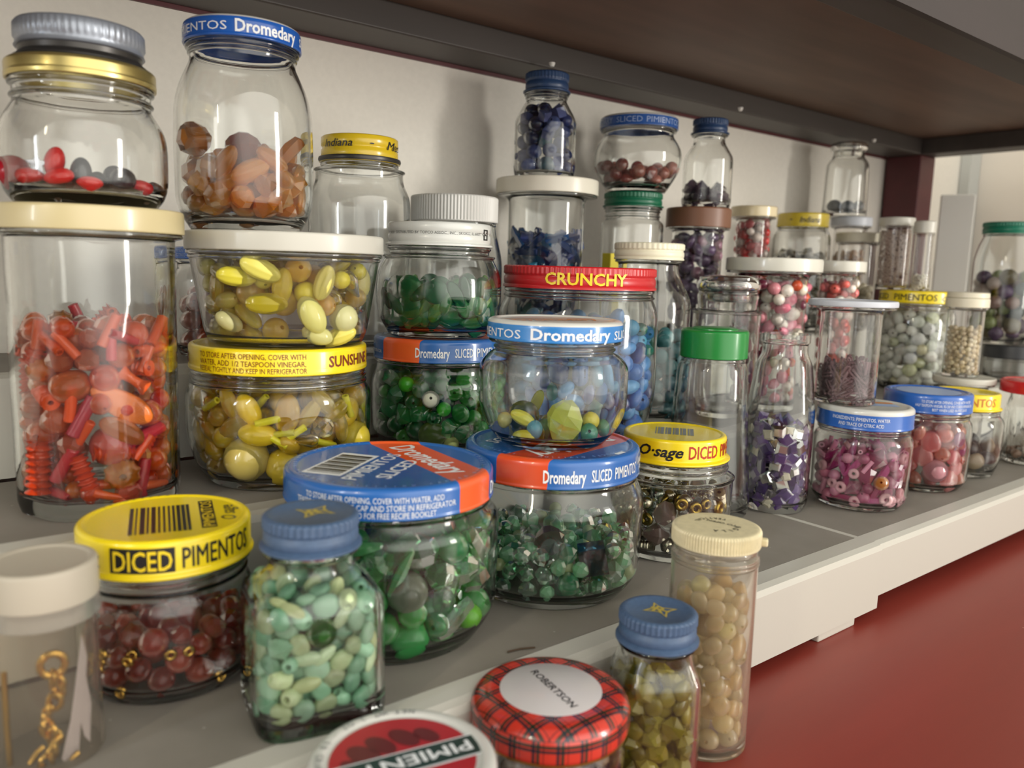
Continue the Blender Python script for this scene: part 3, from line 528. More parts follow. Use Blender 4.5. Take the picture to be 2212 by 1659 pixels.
def fill_beads(k, kinds, nmax, where, wall=2.0, base=3.6, extra=(), seed=1, square=0.0, sq_rot=0.0, squash=0.92, fillz=None):
    """kinds: (shape, material, smallest, largest half length in mm, colours, weight, name, wording). A loose pile: every bead drops to the lowest spot it finds."""
    x0, y0, z0, g, L, fl = JARS[k]; fl = fillz or fl; rin = inner_r(k, wall); n, t, _ = frame(k)
    R = random.Random(seed); pos = np.zeros((0, 3)); rr = np.zeros(0); made = []
    tot = sum(q[5] for q in kinds); Rmax_ = max(r for r, z in g) - wall
    for ex in extra:
        key, mat, size, rgb, name, label, (a, d, z), alpha = ex[:8]; dims = shape(key)[3]; th, lo = axes(dims)
        off = t * a + n * d; long_ = t * math.cos(alpha) + Vector((0, 0, 1)) * math.sin(alpha) if alpha is not None else n
        q = orient(th, lo, n if alpha is not None else t, long_)
        if alpha is None and dims[0] == dims[1]: q = orient(0, 2, t, n * .9 + Vector((0, 0, .3)) + t * .25)
        p = Vector((x0, y0, z0)) + off + Vector((0, 0, z)); add_bead(key, mat, name, label, None, p * .001, size * .001, q, rgb, ex[8] if len(ex) > 8 else (1, 1, 1))
        pos = np.vstack([pos, [[off.x, off.y, z]]]); rr = np.append(rr, size * (dims[0] * dims[1] * dims[2]) ** (1 / 3))
    ztop_lim = (L[0] - 3) if L else g[-1][1] - 2
    fails = 0; nx_ = len(rr)
    def gauge(cx, cy):
        if not square: return np.hypot(cx, cy)
        c, s = math.cos(sq_rot), math.sin(sq_rot); u = cx * c + cy * s; v = -cx * s + cy * c
        return (np.abs(u) ** 5 + np.abs(v) ** 5) ** .2 / square
    while len(made) < nmax and fails < 25:
        w = R.random() * tot
        for kd in kinds:
            w -= kd[5]
            if w <= 0: break
        key, mat, s0, s1, cols, _, name, words = kd; dims = shape(key)[3]; size = s0 + (s1 - s0) * R.random(); re = size * (dims[0] * dims[1] * dims[2]) ** (1 / 3)
        Rm = max(r for r, z in g) - wall; clear = size * min(dims) + min(2.5, (size * max(dims)) ** 2 / (2.4 * Rm)) * (1 if max(dims) > 1.3 * min(dims) else 0)
        K = 40; u = np.array([R.random() for _ in range(3 * K)]).reshape(3, K)
        rad_ = np.where(u[2] < .55, Rm - clear - u[0] * 1.2, (Rm - clear) * np.sqrt(u[0])); an = u[1] * 2 * math.pi
        if square: sg = (np.abs(np.cos(an - sq_rot)) ** 5 + np.abs(np.sin(an - sq_rot)) ** 5) ** -.2 * square; rad_ = np.where(u[2] < .55, rad_ * sg, rad_)
        cx, cy_ = rad_ * np.cos(an), rad_ * np.sin(an); zz = np.full(K, base + re * .9)
        if len(rr):
            d2 = (cx[:, None] - pos[None, :, 0]) ** 2 + (cy_[:, None] - pos[None, :, 1]) ** 2; s = squash * (rr[None, :] + re)
            hh = np.sqrt(np.maximum(s * s - d2, 0)); hit = d2 < s * s
            if len(rr) > nx_: zz = np.maximum(zz, np.where(hit, pos[None, :, 2] + hh, 0)[:, nx_:].max(axis=1))
            for q in range(nx_):                         # the picked-out beads are already in place: go under or over them
                cl = hit[:, q] & (np.abs(zz - pos[q, 2]) < hh[:, q]); zz = np.where(cl, pos[q, 2] + hh[:, q], zz)
        gz = gauge(cx, cy_); lim = np.array([rin(z) - clear for z in zz]); bad = gz > lim + .05
        for i in np.where(bad)[0]:                       # ride up the curved bottom until it fits
            for q in range(14):
                zz[i] += .8
                if gz[i] <= rin(zz[i]) - clear + .05: bad[i] = False; break
        zz = np.where(bad, 1e9, zz); i = int(np.argmin(zz + u[0] * re * .3))
        if zz[i] > fl - re * .5: fails += 1; continue
        fails = 0; z = float(zz[i]); e = Vector((cx[i], cy_[i], 0)); th, lo = axes(dims)
        near = gz[i] > Rm - clear - re * 1.6
        if not near or e.length < 1e-4: e = Vector((R.uniform(-1, 1), R.uniform(-1, 1), R.uniform(-1, 1)))
        lv = Vector((R.uniform(-1, 1), R.uniform(-1, 1), R.uniform(-1, 1)))
        qd = orient(th, lo, e, lv)
        if dims[0] == dims[1] == dims[2] or (dims[0] == dims[1] and dims[2] >= .84): qd = Euler((R.random() * 6, R.random() * 6, R.random() * 6)).to_quaternion()
        if max(dims) > 1.5 * min(dims):
            best = None
            for q in range(16):
                if q:
                    e2 = Vector((cx[i], cy_[i], 0)) if (near and e.length > 1e-4) else Vector((R.uniform(-1, 1), R.uniform(-1, 1), R.uniform(-1, 1)))
                    qd = orient(th, lo, e2, Vector((R.uniform(-1, 1), R.uniform(-1, 1), R.uniform(-1, 1) * 1.5)))
                ax = qd @ Vector([1.0 if j == lo else 0.0 for j in range(3)]) * size * dims[lo]; out_ = 0
                for sg_ in (1, -1):
                    px_, py_, pz_ = cx[i] + ax.x * sg_, cy_[i] + ax.y * sg_, z + ax.z * sg_
                    out_ = max(out_, float(gauge(np.array([px_]), np.array([py_]))[0]) - (rin(max(pz_, .1)) - .4), (base - pz_), pz_ - ztop_lim)
                if best is None or out_ < best[0]: best = (out_, qd)
                if out_ <= 0: break
            qd = best[1]
            if best[0] > .3: size *= max(.55, 1 - best[0] / (size * max(dims)))
        pos = np.vstack([pos, [[cx[i], cy_[i], z]]]); rr = np.append(rr, re)
        made.append((kd, size, (cx[i], cy_[i], z), qd, cols[R.randrange(len(cols))]))
    nx, ny = n.x, n.y; zs_ = sorted(q[2][2] for q in made); ztop = zs_[int(len(zs_) * .8)] if zs_ else 0; rmean = float(np.mean(rr)) if len(rr) else 1
    dense = len(made) > 35; kept = 0
    for (kd, size, p, qd, rgb) in made:
        if dense:                                    # buried beads show from nowhere: leave them out
            deep = Rmax_ - gauge(p[0], p[1]) > 3.3 * rmean and p[2] < ztop - 1.6 * rmean
            back = p[0] * nx + p[1] * ny < -.45 * Rmax_ and p[2] < ztop - 1.0 * rmean
            if deep or back: continue
        kept += 1
        jit = R.uniform(.9, 1.1); rgb = tuple(max(0, min(255, c * jit)) for c in rgb)
        add_bead(kd[0], kd[1], HUE[k] + '_' + kd[6], f"{kd[7]} {where}", f"{kd[7]}s {where}", Vector((x0 + p[0], y0 + p[1], z0 + p[2])) * .001, size * .001, qd, rgb)
    print('BEADS', k, len(made), kept); return kept

# ------------------------------------------------------------------ the setting
def struct(b, name, mat, **kw):
    o = b.build(name, mat, None, smooth=False, **kw); o['kind'] = 'structure'; return o
WALL = plain('wall_paint', (232, 227, 216), 0.7, bump=0.12, bscale=260, mottle=0.03)
b = MB(); b.box(-1.2, .56, -.9, 1.335, .62, 1.4); struct(b, 'wall_back', WALL)
b = MB(); b.box(1.335, -.9, -.9, 1.40, .62, 1.4); struct(b, 'wall_side', plain('side_wall_paint', (232, 224, 212), 0.7, bump=0.1, bscale=260))
b = MB(); b.box(1.300, .545, -.05, 1.334, .559, 1.4); struct(b, 'trim_1', plain('trim_paint', (188, 190, 186), 0.5))

# the dark red shelving unit: one thing with its boards, rails and post
def paintwood(name, rgb, rough, mott, scale):
    m, n, l, p = nodes(name); tc = n.new('ShaderNodeTexCoord'); mp = n.new('ShaderNodeMapping'); mp.inputs['Scale'].default_value = (2.0, 14, 14)
    nz = n.new('ShaderNodeTexNoise'); nz.inputs['Scale'].default_value = scale; nz.inputs['Detail'].default_value = 6; l.new(tc.outputs['Object'], mp.inputs[0]); l.new(mp.outputs[0], nz.inputs['Vector'])
    r = n.new('ShaderNodeValToRGB'); a = lin(rgb); e = r.color_ramp.elements; e[0].position = .35; e[0].color = tuple(v * (1 - mott) for v in a[:3]) + (1,); e[1].position = .7; e[1].color = tuple(v * (1 + mott) for v in a[:3]) + (1,)
    l.new(nz.outputs['Fac'], r.inputs[0]); l.new(r.outputs[0], p.inputs['Base Color']); p.inputs['Roughness'].default_value = rough
    b = n.new('ShaderNodeBump'); b.inputs['Strength'].default_value = .12; b.inputs['Distance'].default_value = .0008; l.new(nz.outputs['Fac'], b.inputs['Height']); l.new(b.outputs[0], p.inputs['Normal']); return m
def redboard():
    m = paintwood('red_board_paint', (138, 54, 44), .42, .06, 3.0); n = m.node_tree.nodes; l = m.node_tree.links; p = n['Principled BSDF']
    src = p.inputs['Base Color'].links[0].from_socket; tc = n.new('ShaderNodeTexCoord'); vo = n.new('ShaderNodeTexVoronoi'); vo.inputs['Scale'].default_value = 34
    l.new(tc.outputs['Object'], vo.inputs['Vector']); lt = n.new('ShaderNodeMath'); lt.operation = 'LESS_THAN'; lt.inputs[1].default_value = .028; l.new(vo.outputs['Distance'], lt.inputs[0])
    mx = n.new('ShaderNodeMix'); mx.data_type = 'RGBA'; mx.inputs[7].default_value = lin((205, 160, 145)); l.new(lt.outputs[0], mx.inputs[0]); l.new(src, mx.inputs[6]); l.new(mx.outputs[2], p.inputs['Base Color']); return m
DARK = paintwood('dark_rail_paint', (70, 64, 60), .5, .12, 3.0); PANEL = paintwood('panel_underside', (112, 90, 76), .55, .2, 2.0); FASCIA = paintwood('fascia_paint', (38, 28, 29), .5, .1, 3.0); MAROON = paintwood('maroon_edge_paint', (86, 34, 38), .45, .1, 3.0)
unit = empty('shelving_unit', (.1, .3, -.07), 'dark red painted wooden shelving unit holding all the jars', 'shelf')
def upart(name, box, mat, bev=.0015):
    b = MB(); x0, y0, z0, x1, y1, z1 = box; b.box(x0 - .1, y0 - .3, z0 + .07, x1 - .1, y1 - .3, z1 + .07); return b.build(name, mat, unit, smooth=False, bevel=bev)
upart('lower_board', (-1.0, -.20, -.072, 1.115, .558, -.047), redboard())
upart('upper_board', (-1.0, .255, .337, 1.115, .558, .352), PANEL)
br = upart('back_rail', (-1.0, .512, .317, 1.075, .5575, .337), [DARK, MAROON])
upart('rail_lip', (-1.0, .5575, .3145, 1.075, .5595, .337), MAROON, 0)
upart('front_rail', (-1.0, .252, .317, 1.115, .281, .337), DARK)
upart('upper_fascia', (-1.0, .2465, .3155, 1.115, .2515, .375), FASCIA, 0)
upart('end_rail', (1.075, .281, .317, 1.115, .5575, .337), DARK)
upart('post', (1.075, .512, -.047, 1.115, .5575, .317), MAROON)
for x in (.4304, .6713, .9253):
    b = MB(); b.lathe([(0, -.0035), (.0016, -.003), (.0024, -.001), (.0024, 0), (0, 0)], 16, closed=False); b.v = [(p[0] + x - .1, p[1] + .497 - .3, p[2] + .317 + .07) for p in b.v]
    o = b.build('screw_cap', plain('white_pin', (235, 232, 225), .4), unit)
b = MB(); b.box(-.021, -.005, -.16, .021, .005, .16); o = b.build('white_board', plain('white_board_paint', (226, 224, 216), .5), None, smooth=False, bevel=.002)
o.location = (1.165, .50, .113); o.rotation_euler = (0, 0, -1.1); tag(o, 'narrow white upright board standing beyond the dark post', 'board')

# the white stepped rack with grey mats
def greymat():
    m, n, l, p = nodes('grey_mat'); tc = n.new('ShaderNodeTexCoord'); nz = n.new('ShaderNodeTexNoise'); nz.inputs['Scale'].default_value = 26; nz.inputs['Detail'].default_value = 6; l.new(tc.outputs['Object'], nz.inputs['Vector'])
    r = n.new('ShaderNodeValToRGB'); e = r.color_ramp.elements; e[0].position = .3; e[0].color = lin((128, 123, 114)); e[1].position = .75; e[1].color = lin((143, 137, 128)); l.new(nz.outputs['Fac'], r.inputs[0])
    vo = n.new('ShaderNodeTexVoronoi'); vo.inputs['Scale'].default_value = 85; l.new(tc.outputs['Object'], vo.inputs['Vector']); lt = n.new('ShaderNodeMath'); lt.operation = 'LESS_THAN'; lt.inputs[1].default_value = .045; l.new(vo.outputs['Distance'], lt.inputs[0])
    mx = n.new('ShaderNodeMix'); mx.data_type = 'RGBA'; mx.inputs[7].default_value = lin((168, 162, 152)); l.new(lt.outputs[0], mx.inputs[0]); l.new(r.outputs[0], mx.inputs[6]); l.new(mx.outputs[2], p.inputs['Base Color'])
    p.inputs['Roughness'].default_value = .6; b = n.new('ShaderNodeBump'); b.inputs['Strength'].default_value = .15; b.inputs['Distance'].default_value = .0005; l.new(nz.outputs['Fac'], b.inputs['Height']); l.new(b.outputs[0], p.inputs['Normal']); return m
GREY = greymat()
rack = empty('step_rack', (.3, .39, -.047), 'white plastic three step rack with grey mats under the jars', 'rack')
STEPS = [(.226, .335, 0.0), (.335, .449, .05), (.449, .557, .101)]
def rbox(name, x0, y0, z0, x1, y1, z1, mat, bev=.0012):
    b = MB(); b.box(x0 - .3, y0 - .39, z0 + .047, x1 - .3, y1 - .39, z1 + .047); return b.build(name, mat, rack, smooth=False, bevel=bev)
SEAM = .4745
for xa, xb, dy, dz, nm in ((-.45, SEAM, 0, 0, 'wide'), (SEAM, 1.06, .0016, -.0006, 'narrow')):
    for i, (ya, yb, z) in enumerate(STEPS):
        ya += dy; z += dz; zl = ((-.041 if nm == 'wide' else -.0345) if i == 0 else STEPS[i - 1][2] + .0012)
        # white step: front face, rounded nose and top in one swept outline
        pr = [(ya, zl), (ya, z - .004), (ya + .0015, z - .0012), (ya + .005, z), (ya + .0155, z), (ya + .016, z - .0016), (yb - .0012, z - .0016), (yb - .0012, z - .004), (ya + .004, z - .004), (ya + .004, zl)]
        b = MB(); vs = []; m = len(pr)
        for x in (xa, xb): vs += [(x - .3, y - .39, zz + .047) for y, zz in pr]
        b.add(vs, [(k, (k + 1) % m, m + (k + 1) % m, m + k) for k in range(m)] + [tuple(range(m - 1, -1, -1)), tuple(range(m, 2 * m))])
        b.build('step', WHITEPL, rack, smooth=False)
        b = MB(); b.box(xa + (.0022 if nm == 'narrow' else .001) - .3, ya + .0162 - .39, z - .0015 + .047, xb - (.0042 if nm == 'wide' else .001) - .3, yb - .0014 - .39, z - .0001 + .047); b.build('mat', GREY, rack, smooth=False)
for ya, yb, z in STEPS: rbox('end_strip', SEAM - .0040, ya + .0155, z - .0015, SEAM, yb - .0014, z, WHITEPL, 0)
rbox('foot', .412, .2275, -.047, .452, .262, -.0405, WHITEPL); rbox('foot', -.42, .232, -.047, -.386, .262, -.0405, WHITEPL); rbox('foot', 1.01, .232, -.047, 1.045, .262, -.0405, WHITEPL)
rbox('side_panel', 1.055, .24, -.041, 1.06, .55, .096, WHITEPL); rbox('side_panel', -.45, .24, -.041, -.445, .55, .096, WHITEPL)
b = MB(); b.tube([(0, 0, .0006), (.006, -.001, .0007), (.012, -.0035, .0006)], .0004, 6); o = b.build('grass_bit', plain('dry_grass', (70, 52, 34), .7), None); o.location = (.201, .2475, .0); tag(o, 'short brown dry stalk lying on the grey mat', 'debris')

# ------------------------------------------------------------------ every vessel, its lid and its lettering
def A(k, s): return frame(k)[2] + math.asin(max(-1, min(1, s)))
def AD(k, deg): return frame(k)[2] + math.radians(deg)
def band(L, f): return (L[1] + (L[0] - L[1]) * f) * .001
def side(k, lid, items, colour, R=None, name='lettering'):
    L = JARS[k][4]; R0 = (R or L[2]) * .001 + .00022
    for it in items:
        txt, a0, a1, f0, f1 = it[:5]; bold = it[5] if len(it) > 5 else 0; shear = it[6] if len(it) > 6 else 0; slant = it[7] if len(it) > 7 else 0
        b = MB(); side_text(b, txt, R0, a0, a1, band(L, f0), band(L, f1), bold, shear, slant); finish(b, colour, lid, name)
P = plain
# --- first step
k = 'diced'; root, lid = vessel(k, 'glass_jar', 'jar', 'squat jar with yellow lid reading DICED PIMENTOS holding dark red beads', 'plain', paint('yellow', YEL), ring=[(41.5, .8), (45.0, .6)])
L = JARS[k][4]; R0 = L[2] * .001; b = MB(); side_patch(b, R0 + .00018, A(k, -.585), A(k, .085), band(L, .20), band(L, .84)); finish(b, 'black', lid, 'black_box')
side(k, lid, [('DICED', A(k, -.55), A(k, .055), .27, .77, .012)], 'yellow', R0 * 1000 + .15)
side(k, lid, [('PIMENTOS', A(k, .16), A(k, .90), .27, .80, .016), ('X', A(k, -.78), A(k, -.69), .3, .6)], 'black')
n, t, fa = frame(k); zt = L[0] * .001 - .0006; b = MB(); ta = math.atan2(t.y, t.x)
x_ = -.0126
for i, (w, g) in enumerate([(7, 4), (3, 5), (9, 3), (4, 4), (8, 4), (4, 5), (4, 5), (4, 4), (5, 3), (7, 2), (7, 2), (6, 2)]):
    top_quad(b, 0, 0, ta, x_, -.0185, x_ + w * .00019, .0150, zt); x_ += (w + g) * .000195
top_quad(b, 0, 0, ta, .0122, -.0175, .0176, .0180, zt)
finish(b, 'black', lid, 'barcode'); b = MB(); top_text(b, 'PIMENTOS', t.x * .0149, t.y * .0149, ta + math.pi / 2, .033, .0042, zt + .00012, .01); finish(b, 'yellow', lid)
b = MB(); arc_text(b, 'PACKED BY', .0286, ta + math.radians(88), math.radians(6.6), .0019, L[0] * .001 + .00012, outward=False); finish(b, 'black', lid); b = MB(); top_text(b, 'O sage', t.x * .0222, t.y * .0222, ta + math.pi / 2, .019, .0055, zt, .01, .3); finish(b, 'black', lid)

k = 'mint'; SQ = frame(k)[2] + math.radians(14); EMB_ = []
def rx_cap(k, root, lid, rot, sc_, lx=0, ly=0):
    """gilt emblem: a bow shaped star outline with a letter across a square"""
    L = JARS[k][4]; z = L[0] * .001 - .0006 + .00012; n, t, fa = frame(k); b = MB(); c, s = math.cos(rot), math.sin(rot)
    def P2(u, v): return ((u * c - v * s) * sc_ + lx, (u * s + v * c) * sc_ + ly)
    out = [(-1, .95), (-.12, .42), (1, .95), (.62, 0), (1, -.95), (.12, -.42), (-1, -.95), (-.62, 0)]
    def ring(pts, w):
        m = len(pts); inn = [(u * (1 - w), v * (1 - w)) for u, v in pts]
        b.add([P2(*q) + (z,) for q in pts] + [P2(*q) + (z,) for q in inn], [(i, (i + 1) % m, m + (i + 1) % m, m + i) for i in range(m)])
    ring(out, .26); top_text(b, 'R', lx, ly, rot, .95 * sc_, 1.0 * sc_, z + .00005, .03); top_quad(b, lx, ly, rot, -.75 * sc_, -.09 * sc_, .75 * sc_, .09 * sc_, z + .0001)
    return finish(b, 'gold', lid, 'emblem')
CAPBLUE = plain('paint_cap_blue', (70, 92, 122), .5, bump=.1, bscale=500, mottle=.12)
root, lid = vessel(k, 'glass_bottle', 'bottle', 'square glass bottle with dusty blue cap full of mint green beads', 'screw', CAPBLUE, 44, square=.90, sq_rot=SQ, base=6.5, wall=1.8)
n, t, fa = frame(k); rx_cap(k, root, lid, math.atan2(t.y, t.x) + math.radians(18), .0058, t.x * .0015 - n.x * .002, t.y * .0015 - n.y * .002)

k = 'dromA'; L = JARS[k][4]; root, lid = vessel(k, 'glass_jar', 'jar', 'large jar with orange striped blue lid holding green beads and grey ball', 'press', stripe_paint('blue_orange_front', BLUE, ORANGE, frame(k)[2] + math.radians(116.5), .20, .655, L[2] * .001), base=4.5)
side(k, lid, [('TO STORE AFTER OPENING, COVER WITH WATER, ADD', A(k, -.72), A(k, .47), .56, .74), ('TEASPOON VINEGAR, RE-CAP AND STORE IN REFRIGERATOR', A(k, -.80), A(k, .575), .33, .51), ('WRITE BOX, SAN FRANCISCO FOR FREE RECIPE BOOKLET', A(k, -.80), A(k, .40), .10, .28)], 'white')
side(k, lid, [('Dromedary', A(k, .935), AD(k, 112), .2, .62, .02)], 'white')
n, t, fa = frame(k); zt = L[0] * .001 - .0009 + .0001; ta = math.atan2(t.y, t.x); da = fa + math.radians(116.5); ba = da - math.pi / 2; b = MB(); R = L[2] * .001
top_text(b, 'Dromedary', math.cos(da) * R * .43, math.sin(da) * R * .43, ba, R * 1.25, R * .26, zt, .02)
wa = ta + math.radians(66)
for txt, ls, dn, w in (('PIMIENTOS', -.16, .10, 1.05), ('SLICED', .07, .22, .72)): top_text(b, txt, (t.x * ls + n.x * dn) * R, (t.y * ls + n.y * dn) * R, wa, R * w, R * .15, zt, .015)
bx, by = (t.x * -.46 + n.x * .0) * R, (t.y * -.46 + n.y * .0) * R
top_quad(b, bx, by, wa, -R * .42, -R * .20, R * .42, R * .20, zt); finish(b, 'white', lid)
b = MB(); x_ = -R * .36
for i in range(16): top_quad(b, bx, by, wa, x_, -R * .17, x_ + R * (.016 + .014 * (i % 3)), R * .17, zt + .0001); x_ += R * .046
finish(b, 'black', lid, 'barcode'); b = MB(); arc_text(b, 'TEASPOON VINEGAR PRODUCTS DIVISION CAMDEN NEW JERSEY', R * .895, ta + math.pi * .62, math.radians(5.2), .0016, L[0] * .001 - .0001 + .00016, outward=False); finish(b, 'pale', lid)

k = 'dromB'; L = JARS[k][4]; root, lid = vessel(k, 'glass_jar', 'jar', 'wide jar of clear green faceted beads under orange striped blue lid', 'press', stripe_paint('blue_orange_middle', BLUE, (216, 78, 36), frame(k)[2] + math.radians(53), .02, .57, L[2] * .001), base=4.5)
side(k, lid, [('Dromedary', A(k, -.085), A(k, .36), .24, .66, .022), ('SLICED', A(k, .42), A(k, .635), .26, .66, .012), ('PIMIENTOS', A(k, .672), A(k, .915), .26, .66, .008), ('INGREDIENTS', A(k, .955), AD(k, 100), .52, .72), ('PIMIENTOS, WATER', A(k, .965), AD(k, 104), .26, .44), ('REFRIGERATOR', AD(k, -72), AD(k, -39), .42, .56)], 'white')
n, t, fa = frame(k); ta = math.atan2(t.y, t.x); zt = L[0] * .001 + .00012; b = MB(); R = L[2] * .001
arc_text(b, 'PRODUCTS DIVISION', R * .855, fa + math.radians(62), math.radians(4.4), .0022, zt, outward=True); arc_text(b, 'TEASPOON VINEGAR', R * .855, fa - math.radians(28), math.radians(4.6), .0018, zt, outward=True); finish(b, 'pale', lid)
b = MB(); da = fa + math.radians(53); ba = da - math.pi / 2; zq = L[0] * .001 - .0009 + .0001
top_text(b, 'Dromedary', math.cos(da) * R * .3, math.sin(da) * R * .3, ba, R * 1.3, R * .3, zq, .02); top_text(b, 'SLICED', math.cos(da) * R * -.22, math.sin(da) * R * -.22, ba, R * 1.0, R * .18, zq, .015); top_text(b, 'PIMIENTOS', math.cos(da) * R * -.48, math.sin(da) * R * -.48, ba, R * 1.1, R * .18, zq, .015)
top_quad(b, math.cos(fa + .95) * R * .90, math.sin(fa + .95) * R * .90, fa + .95 + math.pi / 2, -.0035, -.0013, .0035, .0013, zt); finish(b, 'white', lid)

k = 'lime'; root, lid = vessel(k, 'glass_jar', 'jar', 'rounded jar with few lime beads stacked on the orange striped blue lid', 'press', [paint('azure', (44, 124, 194)), paint('white', WHITE)], split=.80, base=4, ring=[(47.2, 1.0)])
side(k, lid, [('PIMIENTOS', AD(k, -96), A(k, -.47), .17, .58), ('Dromedary', A(k, -.33), A(k, .765), .17, .68, .024), ('SLICED', A(k, .83), AD(k, 100), .17, .58)], 'white')
L = JARS[k][4]; n, t, fa = frame(k); b = MB(); ta = math.atan2(t.y, t.x); top_text(b, 'Dromedary', 0, 0, ta + .5, .046, .008, L[0] * .001 - .0008, .02); top_quad(b, 0, 0, ta + .5, -.026, .007, .026, .0085, L[0] * .001 - .0008); finish(b, 'orange', lid)

k = 'osage'; L = JARS[k][4]; root, lid = vessel(k, 'glass_jar', 'jar', 'jar with yellow lid in red and black lettering holding metallic beads', 'plain', paint('yellow', YEL), ring=[(44.5, .8), (50.5, .9)])
side(k, lid, [('O\u00b7sage', A(k, -.63), A(k, .18), .34, .76, .025, .35)], 'black'); side(k, lid, [('DICED', A(k, .28), A(k, .80), .30, .80, .012), ('PIMENTOS', A(k, .86), AD(k, 112), .30, .80, .014)], 'red')
n, t, fa = frame(k); ta = math.atan2(t.y, t.x); zq = L[0] * .001 - .0006; b = MB(); x_ = -.011
for i in range(16): top_quad(b, 0, 0, ta, x_, -.008, x_ + .0006 + .0004 * (i % 3), .012, zq); x_ += .0014
arc_text(b, 'PACKED BY CHEROKEE', R0 * .86, fa + math.radians(150), math.radians(7), .0018, L[0] * .001 + .0001, outward=False); finish(b, 'grey', lid, 'barcode')

k = 'spice'; root, lid = vessel(k, 'glass_shaker', 'jar', 'tall empty flaring spice jar with bright green plastic cap', 'ribbed', plain('paint_green_plastic', (24, 128, 52), .3, coat=.2), base=5)
b = MB(); L = JARS[k][4]; b.lathe([(0, L[0] * .001 + .0012), (.0135, L[0] * .001 + .0012), (.0148, L[0] * .001 + .0006), (.015, L[0] * .001 - .0006), (0, L[0] * .001 - .0006)], 48, closed=False); b.build('cap_disc', plain('paint_green_plastic', (24, 128, 52), .3), lid)
k = 'star'; root, lid = vessel(k, 'glass_shaker', 'jar', 'tall open topped spice jar holding silver mirror squares and purple gems', base=5)
k = 'pinkA'; root, lid = vessel(k, 'glass_jar', 'jar', 'squat jar of magenta beads with white topped blue lid', 'press', [paint('royal', (44, 98, 182)), paint('white', WHITE)], split=.74, ring=[(54.2, .8)])
side(k, lid, [('INGREDIENTS: PIMIENTOS, WATER', A(k, -.62), A(k, .50), .46, .62), ('AND TRACE OF CITRIC ACID', A(k, -.50), A(k, .39), .20, .36)], 'white')
L = JARS[k][4]; n, t, fa = frame(k); ta = math.atan2(t.y, t.x); b = MB(); top_quad(b, 0, 0, ta + .3, -.022, -.004, .022, .006, L[0] * .001 - .0008); finish(b, 'pale', lid, 'printed_band'); b = MB(); top_quad(b, 0, 0, ta + .3, -.022, .009, .022, .014, L[0] * .001 - .0008); finish(b, 'orange', lid, 'printed_band')
k = 'hair'; root, lid = vessel(k, 'plastic_tumbler', 'tumbler', 'clear tumbler of mauve pins with pale grey lid on a blue lid', 'snap', plain('paint_pale_grey', (196, 200, 208), .35), mat=PLASTIC, wall=1.2, base=1.8)
k = 'pinkB'; root, lid = vessel(k, 'glass_jar', 'jar', 'squat jar of salmon beads with blue lid printed in three lines', 'press', paint('royal', (44, 98, 182)), ring=[(57, .8)])
side(k, lid, [('TO STORE AFTER OPENING, COVER WITH WATER', A(k, -.12), A(k, .90), .58, .72), ('HALF TEASPOON VINEGAR, RE-CAP AND STORE IN REFRIGERATOR', A(k, -.24), A(k, .93), .38, .52), ('BEST WHEN USED IN FIVE DAYS', A(k, .12), A(k, .84), .18, .32)], 'white')
L = JARS[k][4]; b = MB(); b.lathe([(0, L[0] * .001 - .0008), (L[2] * .001 * .72, L[0] * .001 - .0008)], 48, closed=False); finish(b, 'pale', lid, 'printed_disc')
k = 'entos'; root, lid = vessel(k, 'glass_jar', 'jar', 'small jar with yellow lid in orange letters beside the salmon beads', 'plain', paint('yellow', YEL)); side(k, lid, [('PIMENTOS', A(k, -.42), A(k, .84), .30, .78, .014)], 'orange')
k = 'crystal'; root, lid = vessel(k, 'glass_jar', 'jar', 'crystal cut jar with red lid at far end of first step', 'plain', paint('red', (196, 30, 34)), flutes=(18, .03, .05))
# --- second step
k = 'tumbler'; CREAM = plain('paint_cream', (204, 190, 146), .3, coat=.3); root, lid = vessel(k, 'glass_tumbler', 'tumbler', 'tall fluted tumbler full of orange beads under cream plastic lid', 'snap', CREAM, base=7, wall=2.2, flutes=(8, .022, .09))
k = 'redblack'; root, lid = vessel(k, 'glass_jar', 'jar', 'rounded jar of red and black beads with gold lid', 'plain', plain('paint_gold', (196, 178, 112), .28, metal=.85, coat=.2), base=5, ring=[(43.5, 1.0)])
zx, zy = JARS[k][0], JARS[k][1]; zl = JARS[k][2] + JARS[k][4][0]
g_ = empty('screw_cap', (zx * .001, zy * .001, zl * .001), 'loose grey ribbed metal cap lying on the gold lid', 'cap'); b = MB()
pr = [(0, 15.6), (22.0, 15.6), (23.4, 15.2), (24.2, 14.0), (24.3, 9.0), (23.8, 8.2), (23.9, 6.4), (24.3, 5.6)]
b.lathe([(r * .001, z * .001) for r, z in pr + [(24.0, 5.4), (22.0, 5.2), (22, 14), (0, 14)]], 240, rad=lambda t, r, z: r + (.00022 * math.cos(60 * t) if r > .0235 and z > .0085 else 0), closed=False); b.build('cap_shell', plain('paint_zinc', (150, 156, 166), .35, metal=.5), g_, angle=50)
b = MB(); b.lathe([(r * .001, z * .001) for r, z in [(22.0, 5.3), (23.2, 5.2), (23.0, 3.2), (24.0, 2.0), (25.2, 1.2), (25.4, .4), (24.8, 0), (22.5, 0), (22.0, .4)]], 96); b.build('cap_flange', plain('paint_dark_zinc', (70, 68, 66), .35, metal=.7), g_)
k = 'sunshine'; root, lid = vessel(k, 'glass_jar', 'jar', 'wide jar of mixed yellow beads under yellow lid printed in dark red', 'plain', paint('yellow', YEL), base=5.5, ring=[(50, 1.0), (53, .8)])
